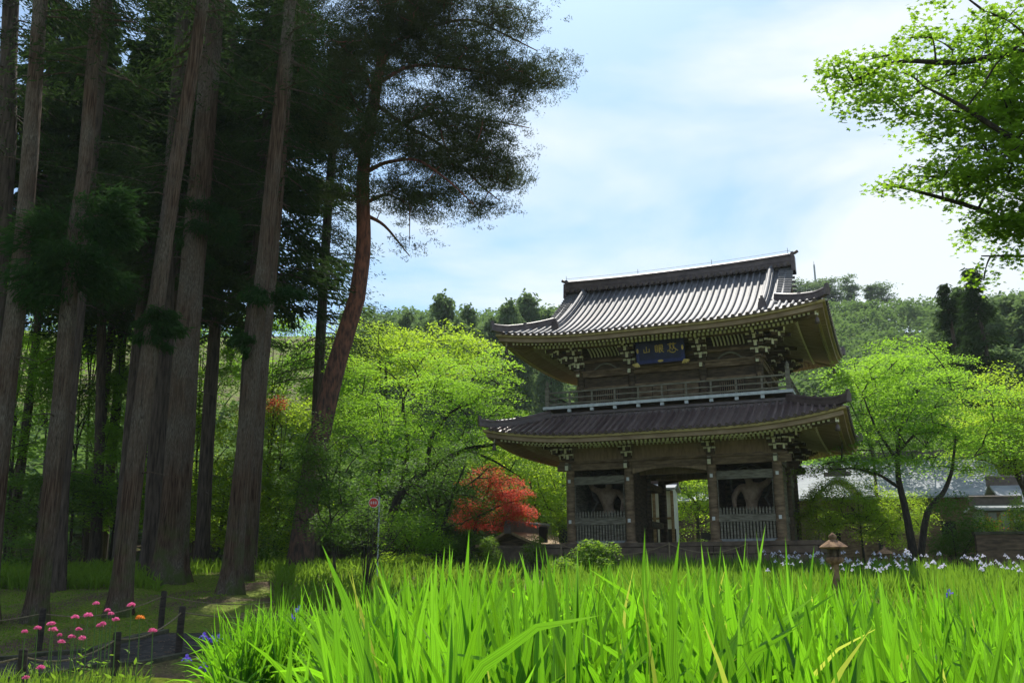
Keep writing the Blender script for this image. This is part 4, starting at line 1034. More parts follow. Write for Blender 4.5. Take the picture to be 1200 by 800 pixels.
# ---- the red pine
def pine():
    D = 34.5
    tp = pxline([(350, 668), (362, 570), (390, 440), (418, 350), (427, 290), (424, 200), (440, 110), (456, 20), (470, -60), (480, -160)], D); tp[0][2] = ghf(tp[0][0], D)-.1
    root = empty('pine_tree', tuple(tp[0]), label='tall red pine with a curved trunk and a crown reaching right against the sky', cat='pine tree')
    base = tp[0]; rng = np.random.default_rng(21)
    lo = MB(); P = np.array(tp) - base; limb_tube(lo, P[:4], .47, .33, 16, .25); lo.build('trunk', M['bark_pine'], root)
    hi = MB(); limb_tube(hi, [P[3]-(P[4]-P[3])*.02, P[4], P[5], P[6], P[7], P[8], P[9]], .335, .12, 14)
    limbs = [[(438, 120), (470, 145), (520, 170), (560, 215), (585, 235)], [(440, 100), (480, 75), (540, 80), (600, 92), (655, 100)], [(446, 60), (490, 35), (550, 20), (600, 45), (630, 60)],
             [(424, 205), (450, 190), (490, 185), (530, 215), (555, 240)], [(452, 30), (500, -10), (560, -25), (600, -10)], [(424, 250), (450, 262), (480, 300)], [(428, 190), (400, 150), (370, 140), (345, 160)], [(440, 110), (410, 60), (380, 40)], [(470, 145), (510, 130), (570, 140), (620, 150)],
             [(424, 240), (455, 225), (475, 240)], [(432, 150), (400, 90), (350, 80)]]
    nodes = []
    for i, l in enumerate(limbs):
        dd = rng.uniform(-2.2, 2.2); n = len(l)
        pts = np.array([at(x, y, D + dd*j/(n-1)) for j, (x, y) in enumerate(l)]) - base
        C = limb_tube(hi, pts, .10, .02, 8); nodes.append(C)
    nodes = np.concatenate(nodes)
    E_ = [env(615, 100, D, 52, 26, 50), env(560, 80, D, 80, 38, 70), env(515, 150, D, 80, 40, 75), env(560, 165, D-1, 45, 35, 50), env(575, 205, D, 34, 26, 40), env(556, 240, D, 28, 16, 30), env(500, 30, D, 110, 45, 90), env(480, 230, D, 50, 30, 50), env(470, -50, D, 130, 60, 100), env(390, 120, D, 60, 80, 60), env(360, 40, D, 60, 60, 60), env(590, 20, D, 35, 30, 40), env(470, 290, D, 22, 16, 30), env(520, 200, D, 45, 30, 50), env(440, 60, D, 70, 60, 70), env(425, 190, D-2.2, 34, 60, 24), env(405, 90, D-2.2, 50, 60, 30), env(440, 150, D-2, 30, 50, 24)]
    vol = np.array([np.prod(e[1])**.67 for e in E_]); vol /= vol.sum(); PV = []; TD = []
    for _ in range(640):
        e = E_[rng.choice(len(E_), p=vol)]; c = e[0] + e[1]*nrm(rng.normal(size=3))*rng.random()**.45 - base
        i = int(np.argmin(np.linalg.norm(c-nodes, axis=1))); a = nodes[i]; dd = np.linalg.norm(c-a)
        tt = np.linspace(0, 1, 5)[:, None]; C = a + (c-a)*tt + np.array([0, 0, -.08*dd])*4*tt*(1-tt) + rng.normal(size=3)*.1*tt*(1-tt)
        hi.tube(C, np.linspace(.028, .009, 5), 5, 0, cap=False); nodes = np.concatenate([nodes, C[2:]])
        for k in range(24):         # tufts of needles round each twig end
            tc_ = c + rng.normal(size=3)*np.array([.55, .55, .13]); n = 24
            d = nrm(rng.normal(size=(n, 3)) + np.array([0, 0, .5])); PV.append(tc_ + rng.normal(size=(n, 3))*np.array([.13, .13, .05]) + d*.05); TD.append(d)
    hi.build('limbs', M['bark_pine_up'], root)
    leafmesh('needles', leaf_quads(np.concatenate(PV), .15, .028, rng, .2, np.concatenate(TD), .95), M['pine'], 4, root)
pine()

# ---- maples and other broadleaf trees behind the garden
L1 = [(pxline([(452, 655), (458, 605), (470, 575), (500, 550), (545, 525), (600, 518)], 41), .26, .06, .3), (pxline([(500, 550), (505, 510), (530, 480), (555, 472)], 41), .12, .03, 0), (pxline([(545, 525), (580, 540), (612, 560)], 40.5), .07, .02, 0), (pxline([(470, 575), (480, 520), (470, 470), (490, 440)], 42), .12, .03, 0), (pxline([(555, 472), (580, 440), (610, 430)], 41), .05, .02, 0)]
L1[0][0][0][2] = 1.4
crown_tree('maple_tree', 'large light green maple with a dark limb arching right towards the gate eaves', 'maple tree', L1,
           [env(480, 460, 41, 85, 50, 100), env(560, 445, 41, 70, 40, 90), env(585, 500, 41, 50, 32, 80), env(520, 520, 41, 90, 34, 80), env(430, 520, 42, 50, 60, 60)], M['maple'], M['bark_maple'], 165, 1.1, .07, 250, .12, 31, up=1.0)
L2 = [(pxline([(513, 660), (518, 620), (530, 580), (545, 545)], 36), .10, .03, .3), (pxline([(516, 630), (503, 590), (495, 555)], 36), .07, .02, 0), (pxline([(530, 580), (560, 560), (575, 545)], 36), .04, .02, 0)]
crown_tree('maple_tree', 'slender forked maple in front of the red one', 'maple tree', L2, [env(520, 555, 36, 60, 34, 60), env(550, 590, 36, 45, 25, 50)], M['maple_d'], M['bark_maple'], 60, .7, .12, 150, .10, 32)
L3 = [(pxline([(553, 655), (556, 620), (566, 590), (575, 565)], 43.5), .12, .04, .3), (pxline([(560, 605), (590, 590), (612, 585)], 43.5), .06, .02, 0), (pxline([(558, 612), (545, 590), (545, 570)], 43.5), .06, .02, 0)]
crown_tree('red_maple_tree', 'small red-leaved maple beside the brown hut', 'maple tree', L3, [env(566, 560, 43.5, 26, 14, 40), env(596, 572, 43.5, 26, 14, 40), env(555, 605, 43.5, 20, 16, 30), env(603, 604, 43.5, 26, 20, 40), env(572, 600, 43.8, 40, 24, 40)], M['red'], M['bark_maple'], 120, .55, .10, 190, .09, 33)
def tree_simple(label, px, py0, D, envs, m_leaf, n, seed, pad=.8, per=170, ls=.12, name='broadleaf_tree', cat='tree', group=None, th=.14, mb_='bark_maple', lean=0, r=.14, top=None, up=.7):
    c = sum(e[0] for e in envs)/len(envs)
    x = mt(px-600, D); b = np.array([x, D, ghf(x, D)-.05]); t = np.array([c[0], c[1], c[2]+.2]); m_ = (b+t)/2 + np.array([lean, 0, .1])
    lim = [([b, m_, t], r, r*.3, .3)]
    rng = np.random.default_rng(seed)
    for k in range(5):
        e = envs[k % len(envs)]; q = e[0] + e[1]*nrm(rng.normal(size=3))*.6; s_ = m_ + (t-m_)*rng.random()*.6
        lim.append(([s_, (s_+q)/2 + np.array([0, 0, .15]), q], r*.5, r*.15, 0))
    return crown_tree(name, label, cat, lim, envs, M[m_leaf], M[mb_], n, pad, th, per, ls, seed, up, group)
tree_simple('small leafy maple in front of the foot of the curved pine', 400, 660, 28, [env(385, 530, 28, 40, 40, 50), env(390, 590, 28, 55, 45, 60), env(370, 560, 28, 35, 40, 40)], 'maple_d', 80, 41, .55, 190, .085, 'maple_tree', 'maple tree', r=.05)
tree_simple('bright yellow-green maple rising behind the large arching one', 440, 650, 52, [env(440, 410, 52, 60, 35, 80), env(500, 420, 52, 90, 40, 90), env(420, 470, 52, 50, 50, 70)], 'maple_y', 110, 42, 1.4, 280, .16, 'maple_tree', 'maple tree')
tree_simple('light green maple in the gap left of the gate columns', 640, 650, 50, [env(625, 560, 50, 50, 50, 80), env(640, 610, 49, 40, 40, 60), env(600, 540, 52, 60, 30, 60)], 'maple_y', 110, 43, 1.3, 260, .15, 'maple_tree', 'maple tree')
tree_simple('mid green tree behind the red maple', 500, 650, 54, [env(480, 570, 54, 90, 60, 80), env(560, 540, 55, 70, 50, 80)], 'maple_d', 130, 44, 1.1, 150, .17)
tree_simple('layered green tree seen through the middle opening of the gate', 812, 640, 56, [env(810, 575, 56, 50, 22, 60), env(815, 605, 56, 50, 16, 60), env(800, 545, 57, 60, 25, 60), env(840, 560, 56, 45, 40, 60)], 'maple_y', 120, 45, .9, 150, .15)
# right of the gate
L4 = [(pxline([(1071, 642), (1062, 600), (1052, 560), (1052, 520), (1060, 480)], 36), .17, .05, .3), (pxline([(1073, 640), (1085, 598), (1106, 578), (1116, 552), (1120, 510)], 36), .15, .04, .2), (pxline([(1052, 570), (1030, 555), (1000, 548), (975, 550)], 35.5), .07, .02, 0), (pxline([(1052, 530), (1080, 500), (1100, 470)], 36), .06, .02, 0), (pxline([(1055, 545), (1025, 500), (1010, 460)], 36), .07, .02, 0)]
L4[0][0][0][2] = L4[1][0][0][2] = 1.3
crown_tree('maple_tree', 'wide green maple with a dark trunk forked in a V right of the gate', 'maple tree', L4, [env(1030, 450, 36, 55, 40, 90), env(1075, 470, 36, 55, 45, 90), env(1130, 490, 36, 50, 40, 80), env(1010, 500, 36, 45, 30, 80), env(1100, 535, 36, 65, 22, 80), env(1000, 545, 35, 50, 12, 60), env(1050, 420, 38, 40, 25, 60)], M['maple'], M['bark_maple'], 165, 1.05, .07, 240, .115, 51, up=1.0)
tree_simple('bright green maple at the right edge behind the small house', 1205, 640, 44, [env(1180, 470, 44, 50, 50, 80), env(1215, 500, 43, 40, 60, 60), env(1165, 530, 44, 40, 30, 60), env(1150, 500, 44, 40, 30, 60)], 'maple_y', 110, 52, 1.2, 260, .13, 'maple_tree', 'maple tree')
tree_simple('low yellow-green maple between the gate and the V-forked trunk', 1000, 645, 39.5, [env(975, 600, 39.5, 40, 22, 50), env(1015, 603, 39, 45, 30, 50), env(985, 574, 40, 40, 14, 40), env(1050, 604, 38.5, 40, 32, 40)], 'maple_y', 170, 53, .45, 190, .085, 'maple_tree', 'maple tree', r=.06)
tree_simple('tall green tree rising behind the gate eaves at the right', 1020, 640, 56, [env(1000, 470, 56, 45, 50, 80), env(975, 520, 56, 40, 30, 60), env(1080, 440, 57, 60, 30, 60)], 'maple', 110, 54, 1.0, 170, .15)
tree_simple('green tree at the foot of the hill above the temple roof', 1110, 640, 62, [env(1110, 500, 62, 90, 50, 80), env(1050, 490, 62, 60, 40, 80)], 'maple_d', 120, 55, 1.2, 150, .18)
for i, (px, D) in enumerate(((1156, 64), (1172, 66), (1193, 60))):
    x = mt(px-600, D); z = ghf(x, D)
    cedar('cedar_tree', ['pinkish bare cedar trunk left of the two others above the small house', 'slim grey cedar trunk in the middle above the small house', 'dark cedar trunk above the small house at the right edge'][i], [(x+.3, D, z), (x+.1, D, z+5), (x-1.0, D, z+10), (x-1.6, D, z+20)], .34 if i == 0 else .24, .14, (z+9.5, z+20, 2.6), 60+i, 'bark_cedar' if i < 2 else 'bark_dark', roots=False, L_=.4, W_=.1, nclump=70)

# understory of the grove; the yellow-green ones put sun rays into leaf colour
und = [(25, 320, 42, 60, 50, 'maple_y'), (110, 330, 44, 50, 50, 'maple_y'), (95, 430, 42, 70, 50, 'maple'), (20, 480, 41, 70, 60, 'maple'), (160, 480, 43, 60, 60, 'maple'), (60, 590, 40, 100, 40, 'maple_d'), (140, 560, 41, 60, 60, 'maple'),
       (235, 420, 44, 60, 70, 'maple'), (262, 590, 42, 60, 55, 'maple_y'), (320, 410, 46, 60, 60, 'maple'), (330, 505, 43, 60, 55, 'maple_y'), (325, 600, 42, 60, 50, 'maple_y'), (400, 470, 47, 45, 60, 'maple'), (215, 520, 43, 60, 60, 'maple_y'), (60, 390, 46, 80, 50, 'maple'), (180, 370, 47, 60, 50, 'maple'), (310, 480, 56, 60, 30, 'red')]
for i, (px, py, D, rx, ry, ml) in enumerate(und):
    if ml == 'red': tree_simple('small patch of red leaves glimpsed between the trunks left of the pine', px, 650, D, [env(322, 476, 41, 13, 10, 16)], 'red', 9, 70+i, .35, 60, .12, 'red_maple_tree', 'maple tree', r=.06); continue
    tree_simple('small broadleaf tree of the undergrowth behind the cedar trunks', px, 650, D, [env(px, py, D, rx, ry, rx)], ml, 80, 70+i, .85, 200, .14, group='understory trees behind the cedar trunks', r=.07)

# ---- shrubs
def shrub(label, px, py, D, rx, ry, m_leaf, seed, n=2600, ls=.06, name='shrub', flowers=None, dens=1.0, group=None):
    rng = np.random.default_rng(seed); c = at(px, py, D); k = D/1067; x = c[0]; z = ghf(x, D)
    root = empty(name, (x, D, z), label=label, cat='shrub', group=group)
    rz_ = max(.15, (c[2]-z+ry*k)/2); R_ = np.array([rx*k, rx*k, rz_*1.1]); cc = np.array([0, 0, rz_*.95])
    lob = nrm(rng.normal(size=(16, 3)))*np.array([.6, .6, .6]); nl = len(lob)
    idx = rng.integers(0, nl, n); d = nrm(rng.normal(size=(n, 3))); d[:, 2] = np.abs(d[:, 2])*np.where(rng.random(n) < .8, 1, -1)
    P = cc + R_*(lob[idx] + d*.48*(rng.random((n, 1))**.35)); P[:, 2] = np.maximum(P[:, 2], .03)
    leafmesh('foliage', leaf_quads(P, ls, ls*.6, rng, .5), M[m_leaf], 4, root)
    st_ = MB()
    for i in range(7):
        e = cc + R_*lob[i]*.9; e[2] = max(e[2], .1); st_.tube(np.array([[0, 0, -.05], e*np.array([.4, .4, .5]), e]), [.03, .02, .008], 5, 0, cap=False)
    st_.build('stems', M['bark_maple'], root)
    if flowers:
        q = P[rng.integers(0, n, 260)]; leafmesh('blossoms', leaf_quads(q + (q-cc)*.06, ls*1.4, ls*1.2, rng, .6), M[flowers], 4, root)
    return root
shrub('round clipped bush left of the pair by the brown hut', 575, 642, 33, 16, 13, 'bush', 80)
shrub('round clipped bush at the left corner of the gate platform', 625, 638, 35, 16, 12, 'bush', 81)
shrub('upright bush against the left column of the gate', 655, 620, 40, 14, 24, 'maple_y', 82)
shrub('yellowish bush behind the right corner column of the gate', 955, 622, 38, 20, 20, 'maple_y', 83, 3600)
shrub('large dark green round shrub right of the V-forked maple', 1116, 610, 33.5, 42, 34, 'maple_d', 84, 9000, .08)
shrub('azalea bush with orange blossoms in front of the small house', 1172, 616, 33.5, 34, 22, 'maple_y', 85, 5000, .07, flowers='petal_orange')
shrub('bush at the right edge above the low wall', 1205, 600, 33, 26, 30, 'bush', 86, 4500, .07)
shrub('low golden bush seen through the gate opening', 797, 637, 50, 10, 7, 'maple_y', 87, 1500, .07)
shrub('long low green hedge bush seen through the gate opening', 818, 636, 51, 20, 5, 'bush', 88, 2000, .07)
shrub('leafy wild shrub rising in front of the left gate niche', 700, 655, 29, 34, 22, 'grass', 89, 2600, .12)
shrub('small leafy plant left of the wild shrub below the platform', 660, 668, 28, 22, 14, 'grass', 90, 1400, .1)
shrub('broad mossy-green bush behind the fern bank at the left', 30, 645, 33, 60, 20, 'maple_d', 91, 5000, .09)
shrub('bush in the dappled light under the pine', 300, 640, 38, 40, 28, 'maple_d', 92, 5000, .09)
shrub('low yellow-green bush behind the bare sapling', 470, 662, 33, 34, 16, 'maple_y', 93, 3000, .08)
shrub('green bush right of the round road sign', 490, 625, 35, 46, 34, 'maple', 94, 6000, .09)
shrub('bush under the slender forked maple', 545, 640, 37, 26, 18, 'maple_d', 95, 3500, .08)

# bare sapling with few leaves
rng = np.random.default_rng(5); b0 = ground_hit(428, 694); root = empty('sapling', tuple(b0), label='thin many-stemmed sapling with few leaves beside the mossy bank', cat='sapling')
tb = MB(); PV = []
for (tx_, ty_) in ((418, 600), (432, 592), (446, 596), (462, 604), (474, 612), (410, 625), (436, 612)):
    e = at(tx_, ty_, b0[1] + rng.uniform(-.5, .5)) - b0; mid = e*.5 + np.array([(tx_-440)*-.004, 0, .1])
    C = np.array([[0, 0, -.1], mid*.5, mid, e*.78, e]); tb.tube(C, [.022, .018, .014, .01, .005], 6, 0, cap=False)
    for k in range(7):
        s_ = rng.uniform(.5, 1); a = e*s_; q = a + rng.normal(size=3)*np.array([.35, .35, .2]); tb.tube(np.array([a, q]), [.006, .003], 4, 0, cap=False); PV.append(q + rng.normal(size=(16, 3))*.12)
tb.build('stems', M['bark_maple'], root); leafmesh('leaves', leaf_quads(np.concatenate(PV), .08, .045, rng, .6), M['grass'], 4, root)

# ---- near maple hanging in from the top right
Dn = 13.0
L5 = [([np.array([10.2, Dn+1, .6]), np.array([10.0, Dn+.8, 3.0]), np.array([9.6, Dn+.5, 5.5]), np.array([9.0, Dn, 8.0]), np.array([8.9, Dn, 9.8])], .26, .07, .3),
      (pxline([(1380, 120), (1280, 60), (1200, 60), (1120, 75), (1050, 70), (1000, 95)], Dn), .10, .012, 0), (pxline([(1370, 300), (1280, 210), (1190, 165), (1120, 120), (1080, 100)], Dn-.5), .09, .012, 0),
      (pxline([(1380, 380), (1290, 300), (1200, 270), (1150, 245), (1060, 220), (1030, 215)], Dn+.3), .08, .01, 0), (pxline([(1370, 380), (1290, 320), (1220, 300), (1150, 300)], Dn), .05, .01, 0), (pxline([(1370, 40), (1290, -30), (1180, -40), (1100, -10)], Dn), .08, .012, 0)]
crown_tree('maple_tree', 'overhanging maple boughs coming in from the right edge against the sky', 'maple tree', L5,
           [env(1130, 45, Dn, 90, 48, 110), env(1020, 85, Dn, 62, 26, 60), env(1110, 130, Dn, 75, 40, 90), env(1180, 90, Dn, 80, 80, 120), env(1090, 215, Dn, 66, 24, 70), env(1150, 195, Dn, 60, 34, 80), env(1185, 260, Dn, 45, 26, 60), env(1180, 312, Dn, 34, 22, 60), env(1230, 200, Dn, 90, 120, 120), env(1290, 60, Dn, 120, 130, 140), env(1330, 260, Dn, 100, 120, 120), env(1010, 130, Dn, 26, 10, 30), env(1330, -60, Dn, 90, 60, 120)],
           M['maple_near'], M['bark_maple'], 430, .45, .05, 115, .056, 99, up=.7, star=True, r_in=.1)

# ---- distant hill: conifers that stand out, pines on the ridge, then the wood as one mass
far_c = [(477, 365, 118, 30), (503, 372, 112, 26), (520, 344, 120, 38), (548, 358, 118, 30), (596, 352, 125, 34), (618, 343, 130, 36), (455, 375, 110, 30), (575, 372, 125, 28), (640, 362, 130, 32), (538, 372, 112, 28), (490, 380, 108, 30), (560, 385, 110, 30), (605, 380, 112, 34), (645, 385, 110, 30), (465, 395, 100, 26), (520, 392, 104, 30)]
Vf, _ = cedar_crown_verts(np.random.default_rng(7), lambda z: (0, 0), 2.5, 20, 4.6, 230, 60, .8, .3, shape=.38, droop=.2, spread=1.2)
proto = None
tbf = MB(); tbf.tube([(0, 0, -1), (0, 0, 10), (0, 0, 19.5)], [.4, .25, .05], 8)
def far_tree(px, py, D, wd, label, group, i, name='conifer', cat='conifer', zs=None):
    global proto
    top = at(px, py, D); z = ghf(top[0], D); hgt = max(6, top[2]-z)
    r_ = empty(name, (top[0], D, z), i*1.7, label=label, cat=cat, group=group)
    s_ = wd*D/1067/9.2*1.9; r_.scale = (s_, s_, hgt/20.3)
    if proto is None:
        proto = (tbf.build('trunk', M['bark_dark'], r_), leafmesh('crown', Vf, M['cedar_far'], 4, r_))
    else:
        for q in proto: c = q.copy(); COL.objects.link(c); c.parent = r_
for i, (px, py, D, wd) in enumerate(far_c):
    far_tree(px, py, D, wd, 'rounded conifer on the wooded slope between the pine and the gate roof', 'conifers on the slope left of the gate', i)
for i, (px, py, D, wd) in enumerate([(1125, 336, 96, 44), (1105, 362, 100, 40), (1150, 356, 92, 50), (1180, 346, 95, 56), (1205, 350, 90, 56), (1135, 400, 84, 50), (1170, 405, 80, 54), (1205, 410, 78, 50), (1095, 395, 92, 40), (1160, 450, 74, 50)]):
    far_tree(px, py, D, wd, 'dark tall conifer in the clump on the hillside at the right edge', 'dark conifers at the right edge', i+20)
# ridge pines
def ridge_pine(px, pyt, pyb, D, wd, seed, label, group=None):
    rng = np.random.default_rng(seed); k = D/1067; t = at(px, pyt, D); b = at(px+2, pyb, D); b[2] = ghf(b[0], D)
    root = empty('ridge_pine', tuple(b), label=label, cat='pine tree', group=group); tb = MB(); P = np.array([[0, 0, 0], (t-b)*.5+[.4, 0, 0], t-b]); C = limb_tube(tb, P, .5, .15, 8); V = []
    H_ = (t-b)[2]; span = (pyb-pyt)*k
    for j in range(26):
        z = H_ - rng.random()**1.1*span*.95; an = rng.random()*2*PI; rr = rng.uniform(.2, 1)*wd*k*.5
        a = np.array([np.interp(z, C[:, 2], C[:, 0]), 0, z]); c = a + np.array([math.cos(an)*rr, math.sin(an)*rr, .3]); tb.tube(np.array([a, c]), [.12, .04], 5, 0, cap=False)
        n = 90; q = c + rng.normal(size=(n, 3))*np.array([1.0, 1.0, .35])*wd*k*.13; V.append(q)
    tb.build('trunk', M['bark_dark'], root); leafmesh('crown', leaf_quads(np.concatenate(V), .8, .35, rng, .5), M['cedar_far'], 4, root)
ridge_pine(992, 327, 358, 262, 26, 1, 'lone layered pine on the ridge right of the gate roof')
ridge_pine(1031, 333, 360, 262, 34, 2, 'broad pine on the ridge, right of the lone layered one')
ridge_pine(1019, 338, 360, 264, 12, 3, 'small thin pine against the left of the broad ridge pine')
ridge_pine(945, 331, 350, 255, 44, 4, 'dense pine on the ridge close to the gate gable')
ridge_pine(965, 330, 352, 258, 34, 5, 'dense pine on the ridge below the mast')
ridge_pine(975, 343, 362, 256, 26, 6, 'low pine on the ridge between the mast and the lone pine')
t_ = at(955, 314, 262); b_ = at(957, 345, 262); ms_ = MB(); ms_.tube([(0, 0, -3), (0, 0, t_[2]-b_[2]+1)], [.34, .26], 8); ms_.tube([(0, 0, t_[2]-b_[2]+1), (0, 0, t_[2]-b_[2]+2.2)], [.1, .05], 5)
o_ = ms_.build('radio_mast', M['mast']); o_.location = tuple(b_); tag(o_, 'slim grey mast standing on the hill top right of the gate roof', 'mast')
# wood on the hill
rng = np.random.default_rng(12); PV = []
for _ in range(3400):
    D = rng.uniform(70, 285); px = rng.uniform(-60, 1260)
    if px < 400 and D > 130: continue
    x = mt(px-600, D)
    if 690 < px < 930 and rng.random() < .6: continue
    z = ghf(x, D); hh = rng.uniform(4.5, 9) ; rr = rng.uniform(2.2, 4.6); n = int(190 if D < 150 else 120)
    d = nrm(rng.normal(size=(n, 3))); d[:, 2] = np.abs(d[:, 2])*rng.choice([1, 1, 1, -.4], n)
    PV.append(np.array([x, D, z+hh-rr*.5]) + d*np.array([rr, rr, rr*.85])*(rng.random((n, 1))**.25) * (1+.2*np.sin(d[:, :1]*7+px)))
P = np.concatenate(PV); tag(leafmesh('hill_wood', leaf_quads(P, .95, .7, rng, .5), M['forest'], 4), 'mixed green wood covering the distant hillside', 'wood', kind='stuff')
print('hill leaves', len(P))

# ================================================================== foreground planting
def blades(P, Ls, Ws, lean, az, curve, rng, nseg=7, droop=0.0, roll=None, tip=.62):
    """P base (n,3); blades as tapered ribbons lying in their fan plane"""
    n = len(P); s = np.linspace(0, 1, nseg+1)[None, :, None]
    h = np.stack([np.cos(az), np.sin(az), np.zeros(n)], -1)[:, None]; up = np.array([0, 0, 1.0])[None, None]
    pn = np.stack([-np.sin(az), np.cos(az), np.zeros(n)], -1)[:, None]
    Lr = Ls[:, None, None]; ln = lean[:, None, None]; cv = curve[:, None, None]
    ang = ln + cv*s**2.0
    # integrate the direction
    step = 1/nseg; dirs = np.sin(ang)*h + np.cos(ang)*up
    C = np.concatenate([np.zeros((n, 1, 3)), np.cumsum((dirs[:, 1:]+dirs[:, :-1])*.5*step, axis=1)], 1)*Lr + P[:, None]
    wdir = np.cross(dirs, np.broadcast_to(pn, dirs.shape))
    if roll is not None:
        r_ = (roll[:, None, None])*(1+.5*s); wdir = wdir*np.cos(r_) + np.broadcast_to(pn, dirs.shape)*np.sin(r_)
    prof = np.where(s < tip, .72 + .28*np.sin(np.clip(s/tip, 0, 1)*PI*.5), np.clip(1-(s-tip)/(1-tip), 0, 1)**.75)
    wv = wdir*prof*Ws[:, None, None]*.5
    V = np.stack([C-wv, C+wv], 2).reshape(n, -1, 3); m_ = 2*(nseg+1)
    q = np.arange(nseg)*2; Fq = np.stack([q, q+1, q+3, q+2], -1)[None] + (np.arange(n)*m_)[:, None, None]
    return V.reshape(-1, 3), Fq.reshape(-1, 4)
def iris_bed(name, label, spots, rng, L_, W_, m, nper=(6, 10), yellow=0, kind='stuff', droop=.5, azb=0.0, nseg=7, gz=None, leanb=0.0):
    B = []; LL = []; WW = []; LE = []; AZ = []; CU = []; RO = []
    for (x, y) in spots:
        k = rng.integers(*nper); a0 = azb + rng.normal()*.75; z = ghf(x, y) - (.13*float(ss(.25, .5, x/y)) if y < 9 else 0); l0 = L_*rng.uniform(.85, 1.12); tl = leanb + rng.normal()*.13
        for j in range(k):
            t = (j-(k-1)/2)/(k/2)
            B.append((x + .03*t*math.cos(a0) + rng.normal()*.01, y + .03*t*math.sin(a0) + rng.normal()*.01, z-.02)); LL.append(l0*(1-.28*abs(t)**1.5)*rng.uniform(.86, 1.08)); WW.append(W_*rng.uniform(.75, 1.2))
            LE.append(.40*t + tl + rng.normal()*.07); AZ.append(a0 + rng.normal()*.12); c_ = (.20*t + rng.normal()*.16) * (1+droop)
            if rng.random() < .12*droop*2: c_ = np.sign(c_ or 1)*rng.uniform(.9, 1.9)
            CU.append(c_); RO.append(rng.normal()*.45)
    V, Fq = blades(np.array(B), np.array(LL), np.array(WW), np.array(LE), np.array(AZ), np.array(CU), rng, nseg, roll=np.array(RO))
    o = np_mesh(name, V, [Fq], m, smooth=True)
    a_ = o.data.attributes.new('bl', 'FLOAT_VECTOR', 'POINT'); ix = np.arange(len(V)); uv = np.stack([ix % 2, (ix//2 % (nseg+1))/nseg, ix*0], -1).astype(np.float32); a_.data.foreach_set('vector', uv.ravel())
    tag(o, label, 'iris leaves', kind=kind); return o
def scatter(n, fx, rng):
    out = []
    while len(out) < n:
        x, y = fx(); 
        if x is not None: out.append((x, y))
    return out
rng = np.random.default_rng(100)
def near():
    y = 2.5 + 6.1*rng.random()**1.1; px = rng.uniform(430, 1330)
    if px < 500 and rng.random() < .5: return (None, 0)
    return mt(px-600, y), y
iris_bed('iris_leaves', 'thick stand of tall bright green iris blades across the foreground', scatter(1250, near, rng), rng, 1.03, .038, M['iris'], (5, 9), droop=.85, leanb=-.14)
iris_bed('iris_leaves', 'scattered yellowing and bent blades among the tall foreground irises', scatter(100, near, rng), rng, 1.0, .026, M['iris_y'], (1, 4), droop=1.6, leanb=-.05)
def edge():
    y = rng.uniform(2.6, 6.0); px = rng.uniform(435, 500); return mt(px-600, y), y
iris_bed('iris_leaves', 'iris blades arching out to the left at the edge of the tall stand', scatter(60, edge, rng), rng, .84, .024, M['iris'], (4, 8), droop=1.3, leanb=-.25)
def second():
    y = rng.uniform(7.5, 11.5); px = 352 + rng.normal()*44 + (y-9)*6; 
    return (mt(px-600, y), y) if 272 < px < 450 else (None, 0)
iris_bed('iris_leaves', 'lower clump of narrow arching iris leaves at the left of the tall stand', scatter(300, second, rng), rng, .90, .019, M['iris'], (7, 12), droop=1.3)
def mid():
    y = rng.uniform(8.6, 31.5); px = rng.uniform(560, 1290)
    x = mt(px-600, y)
    if y > 36.0 - .40*x - 1.3: return (None, 0)
    if 940 < px < 1075 and 21.5 < y < 24.5: return (None, 0)
    if px < 640 and y > 24: return (None, 0)
    return x, y
iris_bed('iris_leaves', 'far iris bed of shorter green blades stretching to the gate', scatter(5200, mid, rng), rng, .78, .030, M['iris_far'], (5, 9), droop=.3, nseg=3)
def midl():
    y = rng.uniform(10, 15.5); px = rng.uniform(400, 620)
    x = mt(px-600, y); return x, y
iris_bed('iris_leaves', 'iris blades filling the bed between the two foreground stands', scatter(420, midl, rng), rng, .75, .024, M['iris_far'], (5, 9), droop=.6, nseg=4)

# moss bank between path and irises; its bright yellow stands in for sunlight
M['moss'] = solid('sunlit_moss', (.10, .14, .015), (.22, .26, .025), 9, rough=.95, bump=.8, bscale=30, c3=(.33, .36, .05), spec=.05)
G = []
for v in np.linspace(0, 1, 60):
    yy = 6.8 + 8.0*v; xl = np.interp(yy, [p[1] for p in PATH], [p[0] for p in PATH]) + 1.65; row = []
    for u in np.linspace(0, 1, 70):
        xx = xl + (4.2 - 1.2*v)*u; e_ = min(u, 1-u, v, 1-v)*6; hh = min(1, e_)*(.07 + .05*math.sin(xx*2.3+yy)*math.sin(yy*1.9) + .02*math.sin(xx*9)*math.sin(yy*8+xx)) - .03*(e_ < .01)
        row.append((xx, yy, ghf(xx, yy) + hh))
    G.append(row)
tag(MB().sheet(np.array(G)).build('moss_bank', M['moss']), kind='structure')
